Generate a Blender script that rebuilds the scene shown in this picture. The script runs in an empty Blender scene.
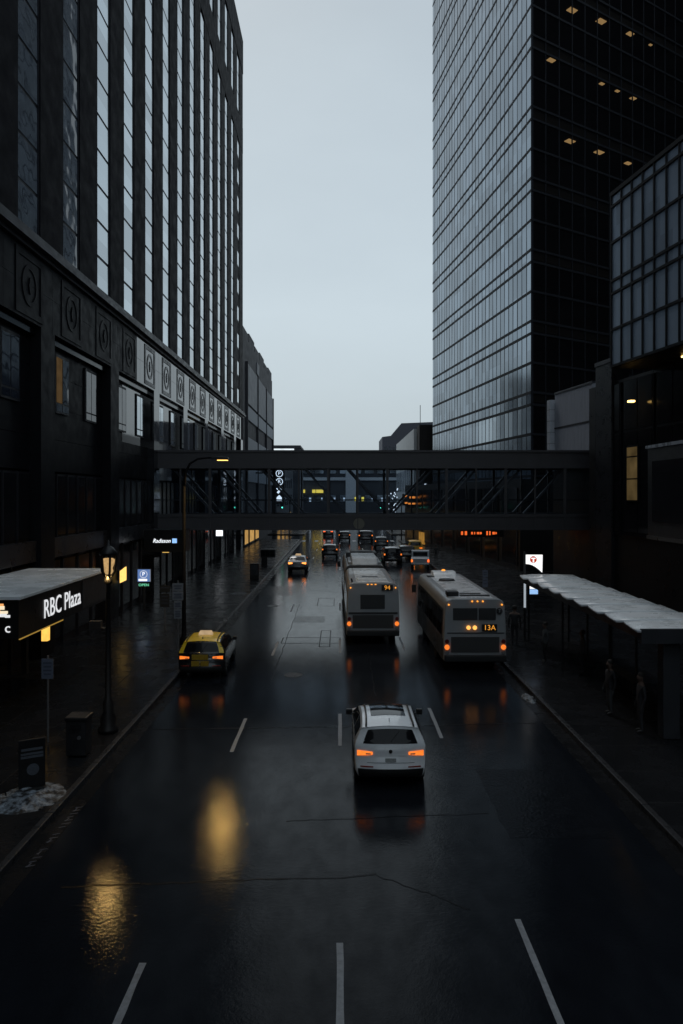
import bpy, bmesh, math, random
from mathutils import Matrix, Vector, Euler
R = math.radians
rnd = random.Random(7)
sc = bpy.context.scene
col = bpy.context.collection
EYE = 7.3
FPX = 715.0

# ------------------------------------------------------------------ materials
MATS = {}
def _tree(name):
    m = bpy.data.materials.new(name); m.use_nodes = True
    nt = m.node_tree; nt.nodes.clear()
    out = nt.nodes.new('ShaderNodeOutputMaterial')
    return m, nt, out
def M(name, c, rough=.6, var=.25, scale=2.0, metal=0., spec=.4, bump=0., bscale=25., rvar=.12, coat=0., stretch=(1,1,1), ior=1.5):
    if name in MATS: return MATS[name]
    m, nt, out = _tree(name); N = nt.nodes.new; L = nt.links.new
    p = N('ShaderNodeBsdfPrincipled'); tc = N('ShaderNodeTexCoord'); mp = N('ShaderNodeMapping')
    mp.inputs['Scale'].default_value = stretch
    L(tc.outputs['Object'], mp.inputs[0])
    n = N('ShaderNodeTexNoise'); n.inputs['Scale'].default_value = scale; n.inputs['Detail'].default_value = 5
    n.inputs['Roughness'].default_value = .65
    L(mp.outputs[0], n.inputs['Vector'])
    mx = N('ShaderNodeMix'); mx.data_type = 'RGBA'
    mx.inputs[6].default_value = (*[x*(1-var) for x in c], 1); mx.inputs[7].default_value = (*[min(1, x*(1+var)) for x in c], 1)
    L(n.outputs['Fac'], mx.inputs[0]); L(mx.outputs[2], p.inputs['Base Color'])
    mr = N('ShaderNodeMapRange'); mr.inputs[1].default_value = .3; mr.inputs[2].default_value = .7
    mr.inputs[3].default_value = max(.02, rough-rvar); mr.inputs[4].default_value = min(1, rough+rvar)
    L(n.outputs['Fac'], mr.inputs[0]); L(mr.outputs[0], p.inputs['Roughness'])
    p.inputs['IOR'].default_value = ior; p.inputs['Metallic'].default_value = metal; p.inputs['Specular IOR Level'].default_value = spec
    p.inputs['Coat Weight'].default_value = coat; p.inputs['Coat Roughness'].default_value = .06
    if bump:
        b = N('ShaderNodeBump'); b.inputs['Strength'].default_value = bump; b.inputs['Distance'].default_value = .02
        n2 = N('ShaderNodeTexNoise'); n2.inputs['Scale'].default_value = bscale; n2.inputs['Detail'].default_value = 3
        L(tc.outputs['Object'], n2.inputs['Vector']); L(n2.outputs['Fac'], b.inputs['Height']); L(b.outputs[0], p.inputs['Normal'])
    L(p.outputs[0], out.inputs[0]); MATS[name] = m; return m
def E(name, c, s, var=.25, scale=9.):
    if name in MATS: return MATS[name]
    m, nt, out = _tree(name); N = nt.nodes.new; L = nt.links.new
    e = N('ShaderNodeEmission'); e.inputs['Strength'].default_value = s
    tc = N('ShaderNodeTexCoord'); n = N('ShaderNodeTexNoise'); n.inputs['Scale'].default_value = scale
    L(tc.outputs['Object'], n.inputs['Vector'])
    mx = N('ShaderNodeMix'); mx.data_type = 'RGBA'
    mx.inputs[6].default_value = (*[x*(1-var) for x in c], 1); mx.inputs[7].default_value = (*c, 1)
    L(n.outputs['Fac'], mx.inputs[0]); L(mx.outputs[2], e.inputs['Color']); L(e.outputs[0], out.inputs[0])
    MATS[name] = m; return m
def G(name, c, clear=.5, rough=.03, ior=1.5, tint=(.5,.55,.6)):
    """dark window glass: a clear share plus a glossy coat"""
    if name in MATS: return MATS[name]
    m, nt, out = _tree(name); N = nt.nodes.new; L = nt.links.new
    p = N('ShaderNodeBsdfPrincipled'); p.inputs['Base Color'].default_value = (*c, 1); p.inputs['Roughness'].default_value = rough
    p.inputs['IOR'].default_value = ior
    t = N('ShaderNodeBsdfTransparent'); t.inputs['Color'].default_value = (*tint, 1)
    n = N('ShaderNodeTexNoise'); n.inputs['Scale'].default_value = .8
    tc = N('ShaderNodeTexCoord'); L(tc.outputs['Object'], n.inputs['Vector'])
    b = N('ShaderNodeBump'); b.inputs['Strength'].default_value = .08; b.inputs['Distance'].default_value = .05
    L(n.outputs['Fac'], b.inputs['Height']); L(b.outputs[0], p.inputs['Normal'])
    mx = N('ShaderNodeMixShader'); mx.inputs[0].default_value = clear
    L(p.outputs[0], mx.inputs[1]); L(t.outputs[0], mx.inputs[2]); L(mx.outputs[0], out.inputs[0])
    MATS[name] = m; return m
def MIRROR(name, c, rough=.04, metal=1., bump=.05, bscale=.7, cell=(1,1,1), var=.2, dist=.05):
    """coated reflecting glazing, each pane a little different"""
    if name in MATS: return MATS[name]
    m, nt, out = _tree(name); N = nt.nodes.new; L = nt.links.new
    p = N('ShaderNodeBsdfPrincipled'); p.inputs['Metallic'].default_value = metal; p.inputs['Roughness'].default_value = rough
    tc = N('ShaderNodeTexCoord'); mp = N('ShaderNodeMapping'); mp.inputs['Scale'].default_value = cell
    L(tc.outputs['Object'], mp.inputs[0])
    fl = N('ShaderNodeVectorMath'); fl.operation = 'FLOOR'; L(mp.outputs[0], fl.inputs[0])
    wn = N('ShaderNodeTexWhiteNoise'); L(fl.outputs[0], wn.inputs['Vector'])
    mx = N('ShaderNodeMix'); mx.data_type = 'RGBA'
    mx.inputs[6].default_value = (*[x*(1-var) for x in c], 1); mx.inputs[7].default_value = (*[x*(1+var) for x in c], 1)
    L(wn.outputs['Value'], mx.inputs[0]); L(mx.outputs[2], p.inputs['Base Color'])
    n = N('ShaderNodeTexNoise'); n.inputs['Scale'].default_value = bscale; n.inputs['Detail'].default_value = 1
    L(tc.outputs['Object'], n.inputs['Vector'])
    b = N('ShaderNodeBump'); b.inputs['Strength'].default_value = bump; b.inputs['Distance'].default_value = dist
    L(n.outputs['Fac'], b.inputs['Height']); L(b.outputs[0], p.inputs['Normal'])
    L(p.outputs[0], out.inputs[0]); MATS[name] = m; return m

def asphalt():
    m, nt, out = _tree('wet_asphalt'); N = nt.nodes.new; L = nt.links.new
    p = N('ShaderNodeBsdfPrincipled'); tc = N('ShaderNodeTexCoord')
    def noise(scale, det, stretch=(1,1,1), rough=.6):
        mp = N('ShaderNodeMapping'); mp.inputs['Scale'].default_value = stretch; L(tc.outputs['Object'], mp.inputs[0])
        n = N('ShaderNodeTexNoise'); n.inputs['Scale'].default_value = scale; n.inputs['Detail'].default_value = det
        n.inputs['Roughness'].default_value = rough
        L(mp.outputs[0], n.inputs['Vector']); return n
    def rng(src, a, b, c, d):
        r = N('ShaderNodeMapRange'); r.inputs[1].default_value = a; r.inputs[2].default_value = b
        r.inputs[3].default_value = c; r.inputs[4].default_value = d; L(src, r.inputs[0]); return r
    big = noise(.55, 4, (1.6, .22, 1)); mid = noise(2.2, 6, (1, .5, 1)); fine = noise(38, 2); agg = noise(11, 2, rough=.6)
    track = N('ShaderNodeTexWave'); track.wave_type = 'BANDS'; track.bands_direction = 'X'
    mpw = N('ShaderNodeMapping'); mpw.inputs['Location'].default_value = (.4, 0, 0); L(tc.outputs['Object'], mpw.inputs[0]); L(mpw.outputs[0], track.inputs['Vector'])
    track.inputs['Scale'].default_value = .205; track.inputs['Distortion'].default_value = 1.2; track.inputs['Detail'].default_value = 3
    track.inputs['Detail Scale'].default_value = .4
    c1 = N('ShaderNodeMix'); c1.data_type = 'RGBA'
    c1.inputs[6].default_value = (.006, .0075, .0105, 1); c1.inputs[7].default_value = (.017, .020, .026, 1)
    L(mid.outputs['Fac'], c1.inputs[0])
    c2 = N('ShaderNodeMix'); c2.data_type = 'RGBA'; c2.blend_type = 'MULTIPLY'; c2.inputs[0].default_value = .5
    L(c1.outputs[2], c2.inputs[6]); L(fine.outputs['Fac'], c2.inputs[7]); L(c2.outputs[2], p.inputs['Base Color'])
    r1 = rng(big.outputs['Fac'], .34, .68, .055, .115)
    r2 = N('ShaderNodeMath'); r2.operation = 'MULTIPLY_ADD'; L(track.outputs['Fac'], r2.inputs[0]); r2.inputs[1].default_value = -.015
    L(r1.outputs[0], r2.inputs[2]); L(r2.outputs[0], p.inputs['Roughness'])
    ri = rng(mid.outputs['Fac'], .35, .65, 1.145, 1.19); L(ri.outputs[0], p.inputs['IOR'])
    h = N('ShaderNodeMath'); h.operation = 'MULTIPLY_ADD'; L(agg.outputs['Fac'], h.inputs[0]); h.inputs[1].default_value = .7
    h0 = N('ShaderNodeMath'); h0.operation = 'MULTIPLY'; h0.inputs[1].default_value = .45; L(fine.outputs['Fac'], h0.inputs[0]); L(h0.outputs[0], h.inputs[2])
    b = N('ShaderNodeBump'); b.inputs['Strength'].default_value = .27; b.inputs['Distance'].default_value = .012
    L(h.outputs[0], b.inputs['Height']); L(b.outputs[0], p.inputs['Normal']); L(p.outputs[0], out.inputs[0])
    return m

# ------------------------------------------------------------------ mesh builder
class MB:
    def __init__(s): s.v = []; s.f = []; s.mi = []
    def face(s, pts, mi=0):
        i = len(s.v); s.v += [tuple(p) for p in pts]; s.f.append(tuple(range(i, i+len(pts)))); s.mi.append(mi)
    def box(s, x0, x1, y0, y1, z0, z1, mi=0, T=None):
        x0, x1 = min(x0, x1), max(x0, x1); y0, y1 = min(y0, y1), max(y0, y1); z0, z1 = min(z0, z1), max(z0, z1)
        P = [(x0,y0,z0),(x1,y0,z0),(x1,y1,z0),(x0,y1,z0),(x0,y0,z1),(x1,y0,z1),(x1,y1,z1),(x0,y1,z1)]
        if T: P = [T(*q) for q in P]
        i = len(s.v); s.v += P
        for q in ((0,3,2,1),(4,5,6,7),(0,1,5,4),(1,2,6,5),(2,3,7,6),(3,0,4,7)):
            s.f.append(tuple(i+k for k in q)); s.mi.append(mi)
        return s
    def grid(s, P, mi=0):
        n, m = len(P), len(P[0]); i = len(s.v)
        for r in P: s.v += [tuple(q) for q in r]
        for a in range(n-1):
            for b in range(m-1):
                s.f.append((i+a*m+b, i+a*m+b+1, i+(a+1)*m+b+1, i+(a+1)*m+b)); s.mi.append(mi)
        return s
    def tube(s, pts, r, n=8, mi=0, caps=True):
        pts = [Vector(p) for p in pts]; rs = r if isinstance(r, (list, tuple)) else [r]*len(pts)
        i = len(s.v); up = None
        for k, p in enumerate(pts):
            d = (pts[min(k+1, len(pts)-1)] - pts[max(k-1, 0)]).normalized()
            if up is None:
                up = Vector((0,0,1)) if abs(d.z) < .9 else Vector((1,0,0))
            a = d.cross(up).normalized(); b = a.cross(d).normalized(); up = b
            for j in range(n):
                t = 2*math.pi*j/n
                s.v.append(tuple(p + (a*math.cos(t) + b*math.sin(t))*rs[k]))
        for k in range(len(pts)-1):
            for j in range(n):
                s.f.append((i+k*n+j, i+k*n+(j+1)%n, i+(k+1)*n+(j+1)%n, i+(k+1)*n+j)); s.mi.append(mi)
        if caps:
            s.f.append(tuple(i+j for j in range(n))[::-1]); s.mi.append(mi)
            s.f.append(tuple(i+(len(pts)-1)*n+j for j in range(n))); s.mi.append(mi)
        return s
    def lathe(s, prof, n=16, c=(0,0,0), axis='z', mi=0):
        i = len(s.v)
        for (r, h) in prof:
            for j in range(n):
                t = 2*math.pi*j/n; a, b = r*math.cos(t), r*math.sin(t)
                s.v.append((c[0]+a, c[1]+b, c[2]+h) if axis == 'z' else (c[0]+h, c[1]+a, c[2]+b) if axis == 'x' else (c[0]+a, c[1]+h, c[2]+b))
        for k in range(len(prof)-1):
            for j in range(n):
                s.f.append((i+k*n+j, i+k*n+(j+1)%n, i+(k+1)*n+(j+1)%n, i+(k+1)*n+j)); s.mi.append(mi)
        if prof[0][0] > 1e-4: s.f.append(tuple(i+j for j in range(n))[::-1]); s.mi.append(mi)
        if prof[-1][0] > 1e-4: s.f.append(tuple(i+(len(prof)-1)*n+j for j in range(n))); s.mi.append(mi)
        return s
    def prism(s, poly, d0, d1, axis='y', mi=0):
        """poly in the two other axes (x,z for 'y'; y,z for 'x'; x,y for 'z')"""
        def q(a, b, d): return (a,d,b) if axis == 'y' else (d,a,b) if axis == 'x' else (a,b,d)
        n = len(poly); i = len(s.v)
        s.v += [q(a,b,d0) for a,b in poly] + [q(a,b,d1) for a,b in poly]
        s.f.append(tuple(range(i, i+n))); s.f.append(tuple(range(i+2*n-1, i+n-1, -1))); s.mi += [mi, mi]
        for k in range(n):
            s.f.append((i+k, i+n+k, i+n+(k+1)%n, i+(k+1)%n)); s.mi.append(mi)
        return s
    def build(s, name, mats, parent=None, world=False, smooth=False, bevel=0, kind=None, seg=2, label=None, fix=True):
        me = bpy.data.meshes.new(name)
        V = s.v
        if world and parent is not None:
            inv = Matrix.LocRotScale(parent.location, parent.rotation_euler, None).inverted()
            V = [tuple(inv @ Vector(p)) for p in V]
        me.from_pydata(V, [], s.f); 
        for m in (mats if isinstance(mats, (list, tuple)) else [mats]): me.materials.append(m)
        me.polygons.foreach_set('material_index', s.mi)
        if fix:
            bm = bmesh.new(); bm.from_mesh(me)
            bmesh.ops.remove_doubles(bm, verts=bm.verts, dist=1e-5)
            bmesh.ops.recalc_face_normals(bm, faces=bm.faces); bm.to_mesh(me); bm.free()
        if smooth: me.polygons.foreach_set('use_smooth', [True]*len(me.polygons))
        me.update()
        o = bpy.data.objects.new(name, me); col.objects.link(o)
        if parent is not None: o.parent = parent
        if bevel:
            b = o.modifiers.new('Bevel', 'BEVEL'); b.width = bevel; b.segments = seg; b.limit_method = 'ANGLE'; b.angle_limit = R(35)
            b.harden_normals = False
            me.polygons.foreach_set('use_smooth', [True]*len(me.polygons))
            w = o.modifiers.new('WN', 'WEIGHTED_NORMAL'); w.keep_sharp = False
        if kind: o['kind'] = kind
        if label: o['label'] = label
        return o
def tag(o, label, cat, group=None):
    o['label'] = label; o['category'] = cat
    if group: o['group'] = group
    return o
def thing(name, label, cat, loc=(0,0,0), rz=0., group=None):
    o = bpy.data.objects.new(name, None); col.objects.link(o); o.empty_display_size = .3
    o.location = loc; o.rotation_euler = (0,0,rz)
    return tag(o, label, cat, group)
def copy_tree(root, loc, rz, label=None, group=None):
    r = root.copy(); col.objects.link(r); r.location = loc; r.rotation_euler = (0,0,rz)
    if label: r['label'] = label
    if group: r['group'] = group
    for ch in list(root.children):
        c = ch.copy(); col.objects.link(c); c.parent = r
        for g in list(ch.children):
            d = g.copy(); col.objects.link(d); d.parent = c
    return r
def lettering(body, size, mat, parent, origin, xdir, zdir, extrude=.01, align='CENTER', name='lettering', world=True, shear=0., space=1.0, sx=1.0):
    cu = bpy.data.curves.new(name, 'FONT'); cu.body = body; cu.size = size; cu.extrude = extrude; cu.align_x = align; cu.align_y = 'CENTER'
    cu.shear = shear; cu.space_character = space; cu.resolution_u = 3
    t = bpy.data.objects.new(name+'_curve', cu); col.objects.link(t)
    bpy.context.view_layer.update()
    me = bpy.data.meshes.new_from_object(t)
    bpy.data.objects.remove(t); bpy.data.curves.remove(cu)
    X = Vector(xdir).normalized(); Z = Vector(zdir).normalized(); Nn = X.cross(Z).normalized()
    mt = Matrix((X*sx, Z, Nn)).transposed().to_4x4(); mt.translation = Vector(origin)
    if world and parent is not None:
        mt = Matrix.LocRotScale(parent.location, parent.rotation_euler, None).inverted() @ mt
    me.transform(mt); me.materials.clear(); me.materials.append(mat)
    o = bpy.data.objects.new(name, me); col.objects.link(o)
    if parent is not None: o.parent = parent
    return o
def px(x, Y): return (x-340.0)*Y/FPX
def pz(y, Y): return EYE-(y-495.0)*Y/FPX

# palette
ASPH = asphalt()
WALK = M('wet_pavement', (.013,.0135,.015), .25, .45, .9, spec=.5, bump=.3, bscale=9, ior=1.14)
KERB = M('wet_kerb_stone', (.035,.035,.037), .3, .35, 3, spec=.5, bump=.2, ior=1.22)
PAINT = M('worn_lane_paint', (.22,.23,.245), .5, .75, 9, rvar=.1)
BLACK = M('black_paint', (.012,.012,.013), .4, .2, 4)
RUBBER = M('tyre_rubber', (.012,.012,.012), .75, .2, 8)
DMETAL = M('dark_painted_metal', (.02,.02,.022), .45, .3, 4)
GMETAL = M('grey_galvanised_metal', (.22,.22,.23), .45, .3, 5, metal=.6)
RIM = M('alloy_rim', (.25,.26,.27), .3, .2, 4, metal=.9)
CARGLASS = M('car_glass', (.006,.007,.009), .06, .1, 2, spec=.5, rvar=.02, ior=1.33)
CHROME = M('chrome_trim', (.45,.46,.47), .18, .1, 5, metal=1.)
DPLAST = M('dark_plastic', (.018,.018,.018), .55, .3, 9)
AMBER = E('amber_lamp', (1., .215, .03), 1.6, .6, 9)
AMBER_S = E('amber_lamp_soft', (1., .36, .05), 1.6)
WARM = E('warm_lamp', (1., .62, .18), 6.)
RED = E('red_lamp', (1., .13, .03), 2.0)
WHITE_E = E('white_sign_light', (.9,.95,1.), 1.6, .1)
GREEN_E = E('green_signal_light', (.12,1.,.62), 5.)
LEDAMB = E('amber_led', (1.,.40,.05), .9)

# ------------------------------------------------------------------ setting
MB().box(-900,900,-300,1500,-.6,-.02).build('ground', M('far_ground', (.03,.03,.032), .6, .3, .05), kind='structure')
mb = MB()
def strip(m, x0, x1, y0, y1, z, nx=1, ny=1, mi=0):
    m.grid([[(x0+(x1-x0)*i/nx, y0+(y1-y0)*j/ny, z) for i in range(nx+1)] for j in range(ny+1)], mi)
strip(mb, -6.75, 9.6, -60, 330, 0.0); strip(mb, -60, -6.75, 116, 130, 0.0); strip(mb, 9.6, 60, 116, 130, 0.0)
mb.build('road', ASPH, kind='structure')
def walk(name, poly, z=.15):
    m = MB(); n = len(poly)
    m.face([(x,y,z) for x,y in poly]); 
    return m.build(name, WALK, kind='structure')
walk('sidewalk', [(-6.6,-60),(-6.6,115.5),(-60,115.5),(-60,-60)])
walk('sidewalk', [(7.12,-60),(60,-60),(60,115.5),(9.52,115.5),(9.52,57),(7.12,50)])
walk('sidewalk', [(-6.6,130.5),(-6.6,330),(-60,330),(-60,130.5)])
walk('sidewalk', [(9.52,130.5),(60,130.5),(60,330),(9.52,330)])
def kerb(pts, w=.16):
    m = MB()
    for (a, b) in zip(pts[:-1], pts[1:]):
        L = math.dist(a, b); n = max(1, int(L/3.0)); d = ((b[0]-a[0])/L, (b[1]-a[1])/L); nx, ny = -d[1], d[0]
        for k in range(n):
            t0, t1 = L*k/n, L*(k+1)/n-.012
            zt = .157+rnd.uniform(-.004,.004)
            q = [(a[0]+d[0]*t+nx*o, a[1]+d[1]*t+ny*o) for t, o in ((t0,-w/2),(t1,-w/2),(t1,w/2),(t0,w/2))]
            m.prism(q, -.05, zt, 'z')
    return m.build('kerb', KERB, kind='structure', bevel=.02)
kerb([(-6.53,-20),(-6.53,115.4)]); kerb([(7.05,-20),(7.05,50),(9.45,57),(9.45,115.4)])
kerb([(-6.53,130.6),(-6.53,250)]); kerb([(9.45,130.6),(9.45,250)])
# gutter pans
m = MB(); strip(m, -6.45, -6.0, -20, 115, .006); m.build('gutter', M('gutter_concrete', (.012,.012,.013), .25, .4, 2, spec=.5, bump=.2, ior=1.15), kind='structure')
m = MB(); strip(m, 6.5, 6.97, -20, 50, .006); m.build('gutter', MATS['gutter_concrete'], kind='structure')
# sidewalk joints
m = MB()
for k in range(0, 66):
    y = -10+k*1.9
    m.box(-12.9, -6.68, y, y+.018, .149, .1535); m.box(9.6 if y > 56 else 7.2, 17.5, y, y+.018, .149, .1535)
for x in (-8.4, -10.4): m.box(x, x+.018, -10, 115, .149, .1545)
for x in (10.0, 12.5): m.box(x, x+.018, -10, 115, .149, .1545)
m.build('sidewalk_joints', M('joint_dirt', (.008,.008,.008), .8), kind='structure')
# lane paint: 3.05 m dashes every 12.2 m
m = MB()
def dash(x, y, L=3.05, w=.11, z=.005):
    n = 6
    m.grid([[(x-w/2+rnd.uniform(-.008,.008), y+L*j/n, z), (x+w/2+rnd.uniform(-.008,.008), y+L*j/n, z)] for j in range(n+1)])
for k in range(-1, 20):
    y0 = 12.0+12.2*k
    if y0 < 112 or y0 > 131:
        if y0 > -5: dash(-3.08, y0-3.9)
        dash(0.0, y0-3.4)
        if y0 > -5: dash(3.05, y0-2.75)
for x in range(-6, 10, 2): m.box(x, x+.55, 112, 115, .002, .006)
m.build('lane_paint', PAINT, kind='structure')
# tar seams, cracks, patches
m = MB()
def ribbon(pts, w, z=.004):
    P = []
    for (x, y) in pts: P.append([(x, y-w*rnd.uniform(.3,.7), z), (x, y+w*rnd.uniform(.3,.7), z)])
    m.grid(P)
def crack(p0, p1, w, amp, n=26):
    pts = []; off = 0
    for i in range(n+1):
        t = i/n; off += rnd.uniform(-amp, amp)*.5; off *= .85
        pts.append((p0[0]+(p1[0]-p0[0])*t, p0[1]+(p1[1]-p0[1])*t+off))
    ribbon(pts, w)
crack((-5.2, 13.25), (.7, 13.75), .05, .08); crack((.7, 13.75), (2.3, 12.6), .035, .08)
crack((-6, 22.2), (6.6, 22.9), .05, .06); crack((-1.2,16), (3.4,16.4), .03, .06)
for (xa, xb, ya, yb) in ((-2.9, 0.0, 35.2, 36.6), (-1.0, -.5, 34.4, 38.5), (-1.5,-.4, 47, 50.5)):
    for (p, q) in (((xa,ya),(xb,ya)), ((xa,yb),(xb,yb))): crack(p, q, .07, .03, 10)
    for xx in (xa, xb): m.box(xx-.03, xx+.03, ya, yb, 0.001, .0042)
crack((-2.5,55), (.2,53.5), .06, .15); crack((-4,61), (1,60.5), .07, .1); crack((-6,75), (8,76), .12, .15); crack((-6,92), (9,92.5), .14, .15)
for (x, y0, y1) in ((-2.7, 28, 48), (1.3, 26, 33)):
    P = []
    for i in range(21):
        t = i/20; xx = x+rnd.uniform(-.03,.03); P.append([(xx-.018, y0+(y1-y0)*t, .0043), (xx+.018, y0+(y1-y0)*t, .0043)])
    m.grid(P)
m.build('tar_seam', M('tar_filler', (.006,.0065,.008), .3, .2, 5, spec=.5, ior=1.13), kind='structure')
PATCH = M('patched_asphalt', (.009,.0105,.0135), .13, .5, 3, bump=.3, bscale=14, ior=1.15)
for (x0,x1,y0,y1) in ((3.6,5.9,15.2,19.0),(-2.7,-.9,41,43),(3.4,6.2,62,69),(-5.8,-3.4,52,57)):
    m = MB(); n = 9
    m.grid([[(x0+(x1-x0)*i/n+rnd.uniform(-.03,.03)*(i in (0,n)), y0+(y1-y0)*j/n+rnd.uniform(-.03,.03)*(j in (0,n)), .0035) for i in range(n+1)] for j in range(n+1)])
    m.build('asphalt_patch', PATCH, kind='structure')
m = MB()
for (x, y) in ((-1.9, 29), (1.7, 24.5), (-4.4, 47), (-2.2, 66)):
    m.lathe([(.38,.002),(.38,.007),(.30,.007),(.29,.004),(0,.004)], 20, (x,y,0))
m.build('manhole_cover', M('cast_iron', (.03,.028,.027), .4, .3, 8, metal=.7, bump=.3, bscale=60), kind='structure')
# faded stencilled strokes along the gutter near the camera (not legible in the photograph)
m = MB(); y = 14.0
for k, h in enumerate((.30,.22,.3,.1,.26,0,.2,.3,.26,0,.24,.34,.3,.22,.3,.26,.3)):
    if h: m.grid([[(-6.17, y, .011), (-6.17+h*.55, y+.07, .011)], [(-6.17, y+.045, .011), (-6.17+h*.55, y+.1, .011)]])
    if k % 3 == 0 and h: m.grid([[(-6.15, y, .0115), (-6.12, y, .0115)], [(-6.13, y+.16, .0115), (-6.1, y+.16, .0115)]])
    y += .165
m.build('gutter_paint', M('faded_stencil_paint', (.07,.075,.095), .6, .6, 14), kind='structure')

# ------------------------------------------------------------------ hotel tower (left)
PIER = M('brown_granite_pier', (.0095,.0092,.012), .6, .3, 1.2, spec=.4, ior=1.14)
POLISH = M('polished_granite', (.012,.013,.016), .05, .4, 1.5, spec=.5, rvar=.03, ior=1.85)
HONED = M('honed_dark_granite', (.009,.009,.011), .45, .4, 1.5, spec=.5, ior=1.15)
POLISH2 = M('polished_granite_dark', (.010,.010,.012), .14, .3, 2., spec=.25, rvar=.03)
HGLASS = MIRROR('hotel_window_glass', (.52,.58,.62), .03, .8, .16, .55, (.001,.2116,.52), .2, .03)
DARKREFL = MIRROR('dark_reflection_glass', (.016,.02,.034), .04, .0, .35, .9, (.001,.2116,.52), .25, .05)  # near panes: dark tower reflection painted in as a navy glass colour
HDARK = M('hotel_window_frame', (.012,.012,.016), .5, .2, 3)
SHOP = G('shopfront_glass', (.010,.011,.013), .45, .04, 1.5)
h = thing('hotel_tower', 'tall dark granite hotel tower with long vertical window strips, left of the street', 'building', (-13,50,0))
def hb(): return MB()
hb().box(-38,-13.62,9,95.6,0,67.2).build('wall', PIER, h, world=True)
ctr = [39.4+4.725*j for j in range(-6, 12)]
zlo, zmid, zmid2, ztop = 18.25, 52.9, 56.3, 63.6
for i, c in enumerate(ctr):
    w = 1.08
    m = hb()
    last = (i == len(ctr)-1)
    for (za, zb) in (((zlo, zmid), (zmid2, ztop)) if not last else ((zmid2, ztop),)):
        m.box(-13.6,-13.10,c-w,c+w,za,zb,1)
        z = za+.06; step = 1.92 if za < 30 else 2.4
        while z < zb-.3:
            z1 = min(z+step, zb)-.11
            j1, j2 = rnd.uniform(-.006,.006), rnd.uniform(-.006,.006)
            m.face([(-13.075+j1,c-w+.07,z+.05),(-13.075+j2,c-w+.07,z1),(-13.075-j1,c+w-.07,z1),(-13.075-j2,c+w-.07,z+.05)][::-1], 0)
            z += step
        m.box(-13.1,-13.045,c-w,c-w+.07,za,zb,1); m.box(-13.1,-13.045,c+w-.07,c+w,za,zb,1)
        if i < 4: m.box(-13.1,-13.03,c+.42,c+.5,za,zb,1)
    if last:
        for k in range(10):
            z = 19+3.5*k; m.box(-13.6,-13.05,c-.8,c+.8,z,z+1.9,1); m.face([(-13.04,c-.6,z+.15),(-13.04,c+.6,z+.15),(-13.04,c+.6,z+1.8),(-13.04,c-.6,z+1.8)],0)
    m.build('window_strip', [DARKREFL if c < 37 else HGLASS, HDARK], h, world=True, fix=False)
edges = [9.0]+sum([[c-1.08, c+1.08] for c in ctr], [])+[95.6]
for k in range(0, len(edges), 2):
    hb().box(-13.62,-13.0,edges[k],edges[k+1],zlo,zmid).build('pier', PIER, h, world=True)
    hb().box(-13.62,-13.0,edges[k],edges[k+1],zmid2,ztop).build('pier', PIER, h, world=True)
m = hb().box(-13.62,-13.06,ctr[-1]-1.08,ctr[-1]+1.08,zlo,zmid); m.build('end_panel', PIER, h, world=True)
hb().box(-13.62,-12.98,9,95.6,zmid,zmid2).build('spandrel_band', PIER, h, world=True)
hb().box(-13.62,-12.96,9,95.7,ztop,68).build('parapet', PIER, h, world=True)
m = hb(); m.box(-13.62,-12.6,9,95.9,17.75,17.95); m.box(-13.62,-12.72,9,95.8,17.95,18.25); m.box(-13.62,-12.85,9,95.7,17.55,17.75)
m.build('cornice', M('cornice_stone', (.045,.045,.05), .45, .3, 2, spec=.35), h, world=True)
m = hb()
y = 9.0
ys = [9.0]+[c+2.36 for c in ctr]
for a, b in zip(ys[:-1], ys[1:]):
    if a < 45 < b:
        for q0, q1, mi in ((a, 45.75, 1), (45.75, b, 0)): m.box(-13.62,-13.0,q0+.008,q1-.008,16.1,17.55,mi); m.box(-13.62,-13.0,q0+.008,q1-.008,14.6,16.085,mi)
        continue
    mi = 1 if b < 46 else 0
    m.box(-13.62,-13.0,a+.008,b-.008,16.1,17.55,mi); m.box(-13.62,-13.0,a+.008,b-.008,14.6,16.085,mi)
m.build('frieze', [POLISH, HONED], h, world=True)
MEDAL = M('matte_black_relief', (.010,.011,.014), .35, .2, 3, spec=.3)
for c in ctr:
    m = hb(); r0 = 1.32; zc = 16.05; s = .27
    for (a,b,d,e) in ((-r0,r0,-r0,-r0+s),(-r0,r0,r0-s,r0),(-r0,-r0+s,-r0+s,r0-s),(r0-s,r0,-r0+s,r0-s)):
        m.box(-13.0,-12.965,c+a,c+b,zc+d,zc+e,0)
    for k in range(24):
        t0, t1 = 2*math.pi*k/24, 2*math.pi*(k+1)/24
        q = [(c+rr*math.cos(t)*.85, zc+rr*math.sin(t)) for rr, t in ((.86,t0),(.86,t1),(.68,t1),(.68,t0))]
        m.prism(q, -13.0, -12.97, 'x', 0)
    m.prism([(c-.13,zc),(c,zc-.36),(c+.13,zc),(c,zc+.36)], -13.0, -12.96, 'x', 0)
    m.build('medallion', MEDAL if c > 45 else HONED, h, world=True)
pc = [50.75+9.45*k for k in range(-4, 5)]
for c in pc: hb().box(-13.62,-13.0,c-.75,c+.75,0,14.6).build('granite_pier', POLISH if c > 45 else HONED, h, world=True)
hb().box(-13.62,-13.0,93.9,95.6,0,14.6).build('granite_pier', POLISH, h, world=True)
hb().box(-13.62,-13.25,9,12.2,0,14.6).build('granite_pier', POLISH, h, world=True)
litpane = E('lit_hotel_room', (1.,.62,.28), .10, .7, 2)
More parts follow.
